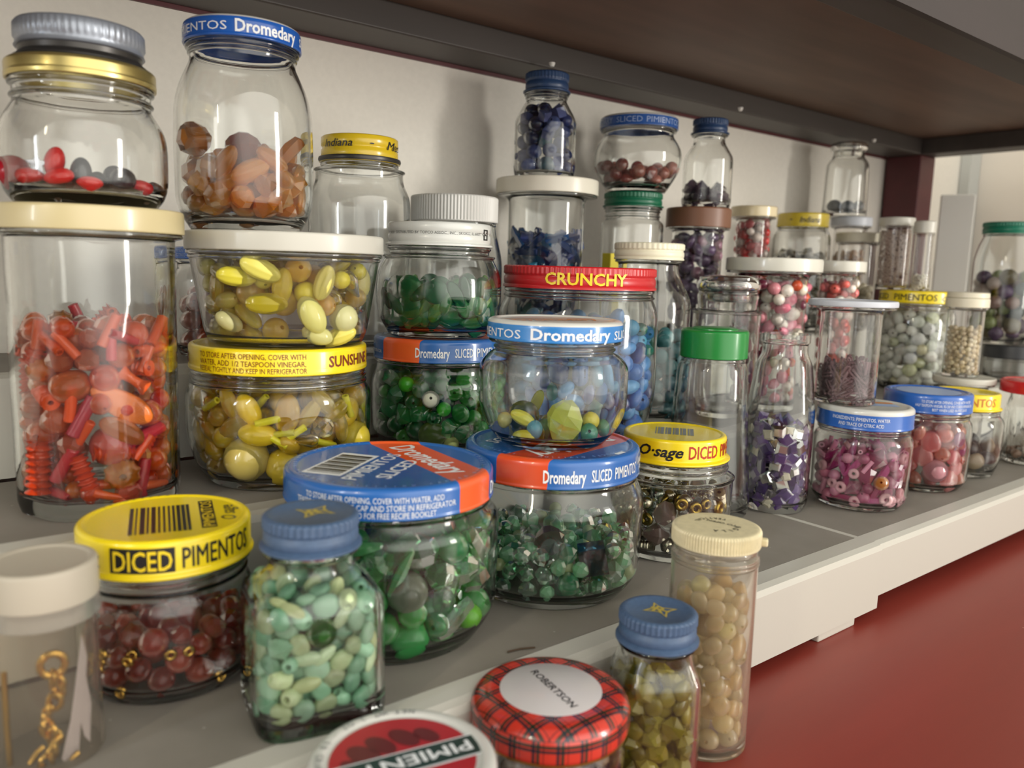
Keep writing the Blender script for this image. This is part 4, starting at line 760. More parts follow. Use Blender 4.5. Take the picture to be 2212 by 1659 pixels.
side(k, lid, [('TO STORE AFTER OPENING, COVER WITH', A(k, -.82), A(k, .27), .64, .84), ('WATER, ADD 1/2 TEASPOON VINEGAR,', A(k, -.82), A(k, .27), .37, .57), ('RESEAL TIGHTLY AND KEEP IN REFRIGERATOR', A(k, -.82), A(k, .28), .11, .31), ('SUNSHINE', A(k, .515), A(k, .955), .30, .72, .022), ('&', A(k, .975), AD(k, 84), .30, .72, .02), ('PIMENTOS', AD(k, -112), A(k, -.965), .28, .66, .02)], 'brownred')
k = 'tub'; WHITEL = plain('paint_white_plastic', (200, 198, 187), .35, coat=.1); root, lid = vessel(k, 'plastic_tub', 'tub', 'clear wide tub of lemon yellow beads with white snap lid', 'snap', WHITEL, mat=PLASTIC, wall=1.2, base=2.6, ring=[(41.6, .7)])
k = 'bigdrom'; root, lid = vessel(k, 'glass_jar', 'jar', 'tall jar of amber beads with white rimmed blue lid on the yellow tub', 'press', [paint('deepblue', (32, 90, 176)), paint('white', WHITE)], split=.86, base=5, ring=[(82, .9)])
side(k, lid, [('PIMIENTOS', AD(k, -92), A(k, -.25), .24, .62), ('Dromedary', A(k, -.12), A(k, .86), .20, .74, .024), ('SLICED', A(k, .94), AD(k, 118), .24, .62)], 'white')
k = 'greenJ'; L = JARS[k][4]; root, lid = vessel(k, 'glass_jar', 'jar', 'jar of bright green beads under orange striped blue lid below the white lidded jar', 'press', stripe_paint('blue_orange_back', BLUE, ORANGE, frame(k)[2] + math.radians(37), -.03, .60, L[2] * .001), base=4.5)
side(k, lid, [('Dromedary', A(k, -.335), A(k, .16), .26, .66, .02), ('SLICED', A(k, .235), A(k, .50), .28, .66, .01), ('PIMIENTOS', A(k, .555), A(k, .94), .28, .66, .006), ('IN REFRIGERATOR', AD(k, -86), AD(k, -57), .3, .44)], 'white')
k = 'topco'; root, lid = vessel(k, 'glass_jar', 'jar', 'jar of flat green beads with white lid printed in small black letters', 'screw', plain('paint_white_enamel', (210, 212, 207), .25, coat=.4), base=4.5, ring=[(46.6, .9)])
L = JARS[k][4]; Rk = L[2] - .1; side(k, lid, [('DISTRIBUTED BY TOPCO ASSOC., INC., SKOKIE, IL 60077', A(k, -.80), A(k, .78), .49, .60), ('CITRIC ACID', AD(k, -80), AD(k, -57), .49, .59)], 'black', Rk)
b = MB(); R_ = Rk * .001 + .0003
for z0_, z1_, a0_, a1_ in ((.30, .36, .83, .90), (.70, .76, .83, .90), (.30, .76, .825, .845), (.30, .76, .885, .905), (.5, .55, .85, .88)): side_patch(b, R_, A(k, a0_), A(k, a1_), band(L, z0_), band(L, z1_), 3)
finish(b, 'black', lid, 'printed_mark')
k = 'crunchy'; root, lid = vessel(k, 'glass_jar', 'jar', 'big jar of blue beads with red ribbed lid reading CRUNCHY', 'screw', plain('paint_crunchy_red', (190, 34, 40), .35, coat=.2), 96, base=5.5, ring=[(92, 1.0)])
L = JARS[k][4]; side(k, lid, [('CRUNCHY', A(k, -.415), A(k, .575), .22, .72, .024)], 'yellow', L[2] + .05)
k = 'teal'; root, lid = vessel(k, 'glass_bottle', 'bottle', 'round shouldered bottle of teal beads with cream ribbed cap', 'screw', plain('paint_cream_cap', (232, 228, 202), .35), 44, base=5)
k = 'stopper'; root, lid = vessel(k, 'apothecary_jar', 'jar', 'clear apothecary jar with domed glass stopper behind the green capped shaker', base=4, ring=[(80, .8)])
x, y, z0, g, L, fl = JARS[k]; b = MB(); b.lathe(fillet([(0, .1065), (.010, .1085), (.0185, .1075), (.0235, .1035), (.0242, .0985), (.0215, .0955), (.0175, .0945), (.0165, .088), (0, .087)], .003, 4), 64, closed=False); b.build('glass_stopper', THICK, root, angle=50)
k = 'pinkT'; root, lid = vessel(k, 'glass_tumbler', 'tumbler', 'wide tumbler of pink and white beads under large white lid', 'snap', plain('paint_white_gloss', (216, 214, 202), .25, coat=.4), base=5)
k = 'pinkS'; root, lid = vessel(k, 'plastic_tumbler', 'tumbler', 'small tumbler of coral and white beads beside the wide pink tumbler', 'snap', plain('paint_white_gloss', (216, 214, 202), .25), mat=PLASTIC, wall=1.2, base=2.2)
k = 'white'; root, lid = vessel(k, 'glass_jar', 'jar', 'jar of white beads with yellow lid carrying two slim vials', 'plain', paint('yellow', YEL), ring=[(80, .8)])
side(k, lid, [('DICED', AD(k, -86), A(k, -.72), .28, .74, .008), ('PIMENTOS', A(k, -.57), A(k, .52), .26, .76, .01), ('O\u00b7sage', A(k, .64), A(k, .99), .26, .62, .02, .3)], 'black')
k = 'minitub'; root, lid = vessel(k, 'plastic_tub', 'tub', 'plain clear tub with thin white lid under the pearl pin vial', 'snap', WHITEL, mat=PLASTIC, wall=1.2, base=2.2)
k = 'pearlvial'; root, lid = vessel(k, 'plastic_vial', 'vial', 'clear vial of small cream pearls with double ivory lid', 'ribbed', plain('paint_ivory', (220, 214, 192), .4), mat=PLASTIC, wall=1.0, base=2.0)
x, y, z0, g, L, fl = JARS[k]; b = MB(); b.lathe([(r * .001, z * .001) for r, z in [(0, L[0] + 5), (L[2] - 1.6, L[0] + 5), (L[2] - .8, L[0] + 4.4), (L[2] - .5, L[0] + .3), (L[2] - .8, L[0] + .05), (0, L[0] + .05)]], 64, closed=False); b.build('upper_lid', plain('paint_ivory', (220, 214, 192), .4), root)
k = 'seedvial'; root, lid = vessel(k, 'plastic_vial', 'vial', 'slim vial packed with pale brown seed beads on the yellow lid', 'snap', WHITEL, mat=PLASTIC, wall=1.0, base=2.0)
k = 'pearlthin'; root, lid = vessel(k, 'plastic_vial', 'vial', 'thinnest vial half full of tiny pearls with white cap', 'ribbed', WHITEL, mat=PLASTIC, wall=.9, base=2.0)
# --- third step
k = 'hidden'; root, lid = vessel(k, 'glass_jar', 'jar', 'jar of rust red beads with blue lid behind the orange tumbler', 'press', paint('royal', (44, 98, 182)))
side(k, lid, [('PIMIENTOS, WATER', AD(k, -62), AD(k, -10), .55, .8), ('CITRIC ACID', AD(k, -62), AD(k, -20), .2, .45)], 'pale')
k = 'indiana'; root, lid = vessel(k, 'glass_bottle', 'jar', 'empty shouldered jar with yellow lid in black script against the wall', 'screw', [paint('mustard', (222, 190, 40))], 0, base=5, ring=[(118, 1.2)])
L = JARS[k][4]; side(k, lid, [('Indiana', A(k, -.86), A(k, -.18), .52, .80, .012, .25), ('\u2022', A(k, .24), A(k, .36), .58, .72, .02), ('Mus', A(k, .68), A(k, .985), .48, .80, .012, .25)], 'black', L[2])
b = MB(); b.lathe([(r * .001, z * .001) for r, z in [(25.2, 126.3), (26.6, 126.0), (27.0, 124.6), (26.4, 123.0), (25.0, 122.6)]], 96); b.build('lid_flange', plain('paint_dark_zinc', (70, 68, 66), .35, metal=.7), lid)
k = 'whitecap'; root, lid = vessel(k, 'glass_jar', 'jar', 'jar with tall white ribbed plastic cap behind the flat green beads', 'ribbed', plain('paint_white_ribbed', (214, 214, 209), .4), 84, base=5)
k = 'blueT'; root, lid = vessel(k, 'plastic_tumbler', 'tumbler', 'tumbler of blue shards with white lid under the blue bead bottle', 'snap', plain('paint_offwhite', (226, 222, 206), .3), base=4, wall=1.4)
k = 'blueB'; NAVY = plain('paint_navy', (40, 66, 104), .35, bump=.05); root, lid = vessel(k, 'glass_bottle', 'bottle', 'small bottle of dark blue beads with navy cap on the white lid', 'screw', NAVY, 40, base=4.5, ring=[(61.5, .6)])
k = 'greencap'; GREENC = plain('paint_bottle_green', (16, 100, 70), .35); root, lid = vessel(k, 'glass_bottle', 'bottle', 'narrow bottle with dark green ribbed cap under the rosy pearl jar', 'screw', GREENC, 48, base=4.5, ring=[(104, .9), (108, .9)])
k = 'pearlpink'; root, lid = vessel(k, 'glass_jar', 'jar', 'rounded jar of rosy metallic pearls with blue lid', 'press', [paint('slateblue', (44, 88, 160)), paint('white', WHITE)], split=.82, base=5)
side(k, lid, [('SLICED', A(k, -.56), A(k, .08), .22, .66), ('PIMIENTOS', A(k, .18), A(k, .96), .22, .66), ('DROMEDARY', AD(k, -104), A(k, -.66), .22, .66)], 'pale')
k = 'brown'; root, lid = vessel(k, 'glass_tumbler', 'tumbler', 'tapered tumbler of purple beads under brown lid', 'ribbed', plain('paint_brown', (124, 84, 62), .4), base=4)
k = 'navyB'; root, lid = vessel(k, 'glass_bottle', 'bottle', 'small bottle holding few mauve chips with navy cap on brown lid', 'screw', NAVY, 40, base=5)
k = 'creamS'; root, lid = vessel(k, 'plastic_tumbler', 'tumbler', 'small tumbler of red and white beads under glossy cream lid', 'snap', plain('paint_cream_gloss', (232, 216, 176), .2, coat=.5), mat=PLASTIC, wall=1.2, base=2.2)
k = 'yellowS'; root, lid = vessel(k, 'glass_jar', 'jar', 'jar of clear glass chips with dull yellow lid against the wall', 'plain', paint('dullyellow', (206, 182, 48))); side(k, lid, [('Indiana', A(k, -.12), A(k, .62), .3, .7, .012, .25), ('\u2022', A(k, -.5), A(k, -.38), .4, .6)], 'black')
k = 'grayS'; root, lid = vessel(k, 'plastic_tumbler', 'tumbler', 'small tumbler with grey lid and amber bits under the stoppered bottle', 'snap', plain('paint_pale_grey', (196, 200, 208), .35), mat=PLASTIC, wall=1.2, base=2.2)
k = 'clearB'; root, lid = vessel(k, 'glass_bottle', 'bottle', 'clear bottle with flat glass stopper standing highest near the post', base=4)
x, y, z0, g, L, fl = JARS[k]; b = MB(); b.lathe(fillet([(0, .0833), (.0155, .0835), (.0198, .0815), (.0202, .0765), (.0185, .0735), (.0142, .0727), (.0135, .067), (0, .066)], .002, 3), 56, closed=False); b.build('glass_stopper', GLASS, root, angle=50)
k = 'cremepearl'; root, lid = vessel(k, 'plastic_vial', 'vial', 'vial of large cream pearls with ivory cap beside the seed beads', 'snap', plain('paint_ivory', (220, 214, 192), .4), mat=PLASTIC, wall=1.0, base=2.0)
k = 'darklid'; root, lid = vessel(k, 'glass_jar', 'jar', 'low clear jar with wide dark grey lid near the rack end', 'plain', plain('paint_charcoal', (52, 54, 58), .4))
k = 'rightgreen'; root, lid = vessel(k, 'glass_jar', 'jar', 'tall jar of mixed coloured beads with green lid on dark grey lid', 'screw', plain('paint_teal_green', (24, 118, 92), .35), 56, base=5)
# --- lower board
k = 'cream7'; IVORY = plain('paint_aged_ivory', (214, 203, 166), .45, bump=.1, bscale=300, mottle=.1); root, lid = vessel(k, 'plastic_vial', 'vial', 'tall clear vial of cloudy yellow beads with aged ivory cap', 'ribbed', IVORY, 90, mat=HAZY, wall=1.1, base=3, ring=[(86.5, .35), (84.8, .35)])
x, y, z0, g, L, fl = JARS[k]; n, t, fa = frame(k); ta = math.atan2(t.y, t.x); zt = L[0] * .001 + .00012; b = MB()
top_text(b, 'TO OPEN', t.x * .002 - n.x * .003, t.y * .002 - n.y * .003, ta + math.pi - .35, .0135, .0019, zt, .02); arc_text(b, 'ALIGN', .0088, fa + math.radians(-2), math.radians(-22), .0026, zt, outward=True, bold=.02); arc_text(b, 'VERTICAL', .0088, fa + math.pi + math.radians(-20), math.radians(13), .0022, zt, outward=False, bold=.02); finish(b, 'black', lid)
b = MB(); a_ = fa + math.radians(88); b.box(-.002, -.0017, -.0017, .002, .0017, .0017); o = b.build('tab', IVORY, lid, smooth=False, bevel=.0008); o.location = (math.cos(a_) * .0195, math.sin(a_) * .0195, (L[1] + 2.6) * .001); o.rotation_euler = (0, 0, a_)
k = 'vial'; root, lid = vessel(k, 'plastic_vial', 'vial', 'cloudy plastic vial with milky cap holding gold chain and white paper', 'snap', plain('paint_milky', (178, 170, 154), .5), mat=FROST, wall=1.0, base=2.2)
x, y, z0, g, L, fl = JARS[k]; b = MB(); b.lathe([(r * .001, z * .001) for r, z in [(L[3] - .2, L[1] + .3), (L[3] + .1, L[1] - 5.5), (L[3] - .6, L[1] - 6), (L[3] - 1.0, L[1] - 5.5), (L[3] - 1.1, L[1] + .3)]], 72); b.build('cap_skirt', SKIRT, lid)
k = 'pim'; root, lid = vessel(k, 'glass_jar', 'jar', 'jar with white lid showing red picture and green banner', 'press', paint('white', WHITE), base=5)
x, y, z0, g, L, fl = JARS[k]; n, t, fa = frame(k); ta = math.atan2(t.y, t.x); zt = L[0] * .001 - .0008; R = .0222; rot = ta + math.radians(20)
b = MB(); pts = [(R * math.cos(a), R * math.sin(a)) for a in [math.pi * 2 * i / 60 for i in range(60)]]; b.add([(u, v, zt) for u, v in pts], [tuple(range(60))]); b.build('red_picture', plain('ink_pimiento_red', (170, 36, 44), .35), lid, smooth=False)
b = MB(); mat_ = plain('ink_dark_red', (98, 30, 32), .35)
for u, v, w, h, a in ((-.010, .006, .004, .007, .5), (-.004, .0095, .0035, .006, .5), (.004, .0105, .0035, .006, .5), (.011, .009, .003, .005, .5), (-.014, .001, .003, .006, .6)):
    c, s = math.cos(rot), math.sin(rot); cx_, cy_ = u * c - v * s, u * s + v * c; b.add([(cx_ + w * math.cos(q) * math.cos(rot + a) - h * math.sin(q) * math.sin(rot + a), cy_ + w * math.cos(q) * math.sin(rot + a) + h * math.sin(q) * math.cos(rot + a), zt + .0001) for q in [math.pi * 2 * i / 20 for i in range(20)]], [tuple(range(20))])
b.build('pepper_picture', mat_, lid, smooth=False)
b = MB(); top_quad(b, 0, 0, rot, -.0245, -.0075, .0245, .0035, zt + .0002); b.build('banner_border', INK['white'], lid, smooth=False)
b = MB(); top_quad(b, 0, 0, rot, -.0238, -.0068, .0238, .0028, zt + .0003); b.build('banner', plain('ink_bottle_green', (34, 58, 52), .35), lid, smooth=False)
b = MB(); top_text(b, 'PIMIENTO', -math.sin(rot) * -.002, math.cos(rot) * -.002, rot + math.pi, .043, .0052, zt + .0004, .02); finish(b, 'white', lid)
b = MB(); arc_text(b, 'NET WT 2 OZ \u00b7 58 GRAMS', .0250, ta + math.radians(84), math.radians(5.4), .0026, L[0] * .001 + .00012, outward=False); finish(b, 'grey', lid)
k = 'plaid'; L = JARS[k][4]; root, lid = vessel(k, 'glass_jar', 'jar', 'jar with red tartan lid and round white sticker on the red board', None, base=5)
zt, zb, rt, rb = L; b = MB(); b.lathe([(r * .001, z * .001) for r, z in fillet([(0, zt), (rt - 6, zt), (rt - 2.2, zt - 1.2), (rt, zt - 4.2), (rt, zb + 1.2), (rb, zb), (rt - 1.2, zb), (rt - 1.2, zt - 3), (0, zt - 2)], 2.4, 4)], 96, closed=False); lid = b.build('lid', tartan_paint(zt * .001), root, angle=60)
b = MB(); b.lathe([(r * .001, z * .001) for r, z in [(rb - 1.1, zb + .3), (rb - .2, zb), (rb - .3, zb - .9), (rb - 1.2, zb - 1.0)]], 96); b.build('gold_rim', plain('paint_brass', (190, 150, 70), .3, metal=.9), lid)
n, t, fa = frame(k); ta = math.atan2(t.y, t.x); b = MB(); b.lathe([(0, (zt + .12) * .001), (.0190, (zt + .12) * .001), (.0192, (zt + .01) * .001)], 64, closed=False); b.build('sticker', plain('sticker_paper', (205, 200, 200), .3, coat=.3), lid)
b = MB(); top_text(b, 'ROBERTSON', t.x * .001, t.y * .001, ta - math.radians(57), .029, .0032, (zt + .22) * .001, .014); finish(b, 'black', lid)
k = 'ygreen'; SQ2 = frame(k)[2] + math.radians(20); root, lid = vessel(k, 'glass_bottle', 'bottle', 'blue capped bottle of olive yellow chunks on the red board', 'screw', CAPBLUE, 44, square=.92, sq_rot=SQ2, base=5)
n, t, fa = frame(k); rx_cap(k, root, lid, math.atan2(t.y, t.x) - math.radians(25), .0054, t.x * .0006 - n.x * .001, t.y * .0006 - n.y * .001)
b = MB(); b.box(-.0055, -.005, 0, .0055, .005, .072); o = b.build('yellow_box', plain('paint_box_yellow', (214, 196, 46), .5), None, smooth=False, bevel=.0008); o.location = (.4855, .478, .101); tag(o, 'slim yellow box showing between red lid and cream cap', 'box')

# ------------------------------------------------------------------ beads
R_ = [(246, 84, 8), (250, 104, 14), (252, 126, 24), (232, 58, 14), (248, 96, 24), (240, 72, 14)]
tb = 'in the cream lidded tumbler'
fill_beads('tumbler', [('round', 'tr', 4.2, 6.5, R_, 5, 'round_bead', 'glassy orange round bead'), ('spiral', 'op', 7, 9, [(222, 78, 28), (210, 66, 24)], 1.5, 'spiral_bead', 'orange ridged spiral bead'), ('tube', 'op', 6, 9, [(226, 90, 40), (186, 44, 52), (230, 84, 30)], 2, 'tube_bead', 'orange tube bead'),
    ('faceted', 'tr', 4, 6, [(222, 104, 60), (198, 90, 60), (214, 96, 40)], 2, 'faceted_bead', 'faceted orange bead'), ('melon', 'tr', 5, 7, [(210, 120, 30), (216, 90, 36)], 1.5, 'melon_bead', 'ribbed amber orange bead')], 260, tb, wall=2.2, base=7.2, seed=3, extra=[
    ('slab', 'op', 13.5, (236, 124, 52), 'slab_bead', 'big flat orange slab bead pressed against the tumbler glass', (8.5, 24.5, 48), math.radians(-33)),
    ('barrel', 'tr', 8.5, (226, 110, 52), 'barrel_bead', 'large orange barrel bead with wide dark hole in the tumbler', (-10, 22, 56), math.radians(12)),
    ('plain_ball', 'mk', 8.6, (206, 86, 76), 'ball_bead', 'large dusky pink ball in the middle of the orange tumbler', (4, 21.5, 30), 0),
    ('round', 'mk', 5.6, (232, 106, 74), 'round_bead', 'coral round bead topmost in the orange tumbler', (14, 19, 77), .5),
    ('tube', 'op', 9, (176, 50, 66), 'tube_bead', 'crimson bent tube bead in the orange tumbler', (-6, 26, 44), math.radians(62)),
    ('melon', 'tr', 7.2, (214, 118, 30), 'melon_bead', 'amber ribbed bead low in the orange tumbler', (7.5, 24, 18), .3),
    ('faceted', 'tr', 5.6, (232, 92, 66), 'faceted_bead', 'coral faceted bead at the bottom of the orange tumbler', (9.5, 24.5, 9.5), .2),
    ('fluted', 'tr', 9.5, (216, 120, 44), 'fluted_bead', 'amber fluted oval bead under the orange slab bead', (8, 26.5, 37), math.radians(-32)),
    ('hourglass', 'op', 6.5, (232, 98, 42), 'hourglass_bead', 'orange waisted bead above the orange slab bead', (13, 24, 58), math.radians(-38)),
    ('spiral', 'op', 11, (218, 70, 28), 'spiral_bead', 'tall ridged orange bead standing at the edge of the orange tumbler', (-23, 16, 22), math.radians(86))])
rb = 'in the gold lidded jar'
fill_beads('redblack', [('plain_ball', 'op', 4.0, 5.0, [(36, 28, 32), (48, 38, 42)], 4, 'round_bead', 'black round bead'), ('oval', 'op', 4.4, 5.2, [(206, 26, 24), (222, 40, 36)], 2.5, 'oval_bead', 'glossy red oval bead'), ('pebble', 'tr', 3.6, 4.6, [(150, 70, 56), (120, 80, 66)], 2, 'pebble_bead', 'brown glassy bead')], 26, rb, base=5.4, seed=5, fillz=19,
    extra=[('star', 'me', 4.2, (150, 150, 155), 'star_bead', 'small silver star bead among the red and black beads', (-17, 20, 15), .3), ('oval', 'op', 5.2, (226, 34, 28), 'oval_bead', 'glossy red oval bead lying flat beside the silver star', (-19.5, 19, 10.5), 0), ('oval', 'op', 5.4, (232, 38, 30), 'oval_bead', 'glossy red oval bead lying at middle front of gold lidded jar', (-9.5, 24.5, 10.5), .25),
    ('oval', 'op', 6.0, (224, 36, 32), 'oval_bead', 'glossy red oval bead standing upright in the gold lidded jar', (-11, 19, 16.5), 1.35), ('oval', 'op', 4.8, (206, 30, 36), 'oval_bead', 'glossy red oval bead alone at one side of gold lidded jar', (19.5, 18.5, 9), -.2), ('oval', 'op', 6.5, (30, 24, 28), 'oval_bead', 'tall black oval bead standing among the red beads', (-2, 20, 12.5), 1.5), ('plain_ball', 'op', 5.0, (44, 34, 40), 'ball_bead', 'black ball bead lying above the lone red oval', (13, 20, 11), 0), ('plain_ball', 'op', 6.5, (170, 24, 40), 'ball_bead', 'large dark red ball at edge of the gold lidded jar', (-26, 8, 12.5), 0)])
yk = [('oval', 'mk', 6.5, 9, [(236, 226, 120), (240, 232, 150)], 3, 'oval_bead', 'pale lemon oval bead'), ('fluted', 'tr', 7.5, 9.5, [(226, 208, 52), (216, 190, 40), (234, 216, 70)], 3.4, 'fluted_bead', 'yellow fluted oval bead'),
      ('round', 'tr', 5, 6.8, [(244, 196, 60), (246, 210, 80)], 3, 'round_bead', 'amber round bead'), ('drop', 'gl', 6, 9, [(240, 222, 90), (236, 214, 60)], 2, 'drop_bead', 'clear yellow drop bead'), ('round', 'op', 4, 5.5, [(236, 222, 70), (222, 214, 90)], 1.6, 'small_bead', 'opaque lemon round bead'), ('faceted', 'tr', 5, 7, [(236, 214, 80), (226, 200, 60)], 1.5, 'faceted_bead', 'faceted yellow bead')]
fill_beads('tub', yk, 240, 'in the white lidded tub', wall=1.4, base=2.8, seed=8, extra=[
    ('oval', 'mk', 9.5, (242, 238, 150), 'oval_bead', 'largest pale lemon oval bead in the white lidded tub', (11, 38, 16), math.radians(118)), ('oval', 'mk', 7.5, (240, 236, 158), 'oval_bead', 'pale lemon oval bead at the bottom of the tub', (13.5, 34.5, 6.5), math.radians(-20)),
    ('fluted', 'tr', 9.5, (228, 210, 50), 'fluted_bead', 'flat yellow fluted bead at centre of the white lidded tub', (-9, 39.5, 21), 0), ('fluted', 'op', 9, (230, 218, 72), 'fluted_bead', 'bright yellow fluted bead upper middle of the tub', (-22, 37, 33), math.radians(-5)), ('fluted', 'op', 9.6, (236, 226, 110), 'fluted_bead', 'pale fluted bead near the top of the tub', (-11.5, 41.5, 36.5), math.radians(-24)),
    ('fluted', 'op', 8.6, (238, 226, 120), 'fluted_bead', 'upright pale fluted bead in the tub', (16.5, 37.5, 31), math.radians(72)), ('oval', 'mk', 6.8, (236, 232, 170), 'oval_bead', 'pale oval bead low in the tub beside amber beads', (-26, 29, 12), math.radians(-30)), ('round', 'mk', 7.0, (240, 238, 180), 'round_bead', 'cream round bead beside the largest lemon oval', (26, 29, 14), .4), ('fluted', 'op', 8.5, (232, 220, 100), 'fluted_bead', 'lemon fluted bead lying on the tub floor', (24, 30, 5.5), math.radians(20))])
fill_beads('sunshine', [('oval', 'op', 6.5, 8.5, [(236, 200, 40), (228, 186, 40)], 3, 'oval_bead', 'bright yellow oval bead'), ('round', 'tr', 5, 7.2, [(240, 196, 30), (246, 210, 50)], 4, 'round_bead', 'honey round bead'), ('fluted', 'tr', 7.5, 9, [(222, 190, 40), (206, 176, 50)], 2.5, 'fluted_bead', 'honey fluted bead'), ('drop', 'gl', 6, 8, [(236, 206, 60)], 1.5, 'drop_bead', 'clear honey drop bead'), ('tube', 'op', 5, 6.5, [(226, 216, 40)], 1, 'tube_bead', 'acid yellow tube bead'), ('melon', 'tr', 5, 6.5, [(206, 170, 50)], 1, 'melon_bead', 'ribbed honey bead')], 240, 'in the wide yellow lidded jar', base=5.8, seed=13, extra=[
    ('plain_ball', 'pe', 10.6, (196, 176, 92), 'ball_bead', 'large olive pearl ball in the wide yellow lidded jar', (-15.5, 33, 16.5), 0), ('plain_ball', 'op', 8.5, (240, 208, 60), 'ball_bead', 'yellow ball with reddish blush low in the wide jar', (1, 33.5, 12.5), 0), ('oval', 'op', 9, (240, 206, 46), 'oval_bead', 'glossy yellow oval lying above the olive pearl ball', (-10, 38, 29), math.radians(-8)), ('oval', 'tr', 9.5, (232, 184, 40), 'oval_bead', 'upright golden oval in middle of the wide yellow jar', (3, 38, 38), math.radians(84)), ('round', 'op', 8.8, (226, 204, 60), 'round_bead', 'yellow round bead at the side of the wide yellow jar', (35, 19, 22), .3), ('faceted', 'gl', 5.6, (226, 196, 60), 'faceted_bead', 'round cut honey bead in the wide yellow lidded jar', (19, 35, 31), .8)])
fill_beads('bigdrom', [('chip', 'tr', 6, 8.5, [(226, 140, 26), (234, 154, 36), (214, 122, 20)], 3, 'chunk_bead', 'amber chunk bead'), ('fluted', 'tr', 8, 10, [(234, 152, 30), (222, 134, 24)], 2, 'fluted_bead', 'amber fluted bead'), ('faceted', 'tr', 5.5, 8, [(230, 144, 36), (216, 122, 28)], 3, 'faceted_bead', 'faceted amber bead'), ('drop', 'tr', 7, 9, [(210, 140, 60)], 1.5, 'drop_bead', 'amber drop bead')], 220, 'in the tall blue lidded jar', base=5.2, seed=21, squash=.8, fillz=38, extra=[
    ('faceted', 'tr', 8, (200, 124, 56), 'faceted_bead', 'amber faceted bead highest at one side of the amber pile', (-22, 14, 41), .2), ('nugget', 'tr', 8.5, (150, 72, 56), 'nugget_bead', 'dark amber nugget topmost in the tall jar', (-1, 19, 39), .1), ('shard', 'tr', 9.5, (206, 124, 44), 'shard_bead', 'slanting amber baton on top of the amber pile', (19, 16, 37), math.radians(50))])
gk = [('round', 'tr', 4, 6, [(30, 150, 60), (60, 190, 60), (24, 130, 64)], 5, 'round_bead', 'glassy green round bead'), ('melon', 'tr', 5, 6.5, [(90, 210, 60), (50, 160, 60)], 2, 'melon_bead', 'ribbed green bead'), ('chip', 'tr', 5, 8, [(40, 160, 84), (50, 180, 90)], 2, 'chunk_bead', 'green glass chunk bead'), ('round', 'op', 3.5, 5, [(70, 190, 50), (40, 140, 60)], 1.3, 'small_bead', 'bright green round bead')]
fill_beads('greenJ', gk, 230, 'in the green jar under white lidded jar', base=4.8, seed=31, extra=[('round', 'op', 5.0, (222, 226, 208), 'round_bead', 'white round bead with dark hole among the green beads', (-4, 37, 34), None), ('round', 'op', 4.4, (190, 206, 130), 'round_bead', 'pale olive round bead low among the green beads', (8, 33, 8), .3), ('disc', 'tr', 8, (90, 130, 40), 'disc_bead', 'olive green disc bead low in the green jar', (-3, 34, 13), .4)])
fill_beads('topco', [('disc', 'tr', 6, 8.5, [(30, 140, 76), (44, 160, 88), (24, 110, 64)], 4, 'disc_bead', 'flat dark green disc bead'), ('slab', 'tr', 7, 9, [(40, 150, 70), (20, 110, 56), (30, 120, 60)], 4, 'slab_bead', 'flat green slab bead'), ('fluted', 'tr', 7, 8.5, [(70, 170, 80), (90, 190, 60)], 2, 'fluted_bead', 'green fluted bead')], 200, 'in the jar with the white printed lid', base=4.8, seed=41, squash=.8)
fill_beads('crunchy', [('oval', 'op', 6, 8.5, [(84, 150, 214), (70, 130, 204), (100, 166, 220)], 4, 'oval_bead', 'sky blue oval bead'), ('round', 'op', 4.5, 6.5, [(84, 164, 206), (64, 120, 196), (96, 160, 214)], 3, 'round_bead', 'light blue round bead'), ('oval', 'tr', 6, 9, [(60, 160, 150), (50, 90, 190)], 2, 'glass_bead', 'turquoise glass oval bead'), ('round', 'mk', 4, 5, [(200, 210, 170)], .12, 'cream_bead', 'cream round bead')], 420, 'in the big red lidded jar', base=5.8, seed=51)
fill_beads('teal', [('round', 'op', 4.5, 6.5, [(70, 150, 156), (60, 130, 140), (100, 170, 176)], 5, 'round_bead', 'teal round bead'), ('round', 'mk', 5, 6.5, [(200, 210, 186), (150, 190, 180)], .8, 'pale_bead', 'pale cream teal bead')], 170, 'in the cream capped bottle', base=5.2, seed=61)
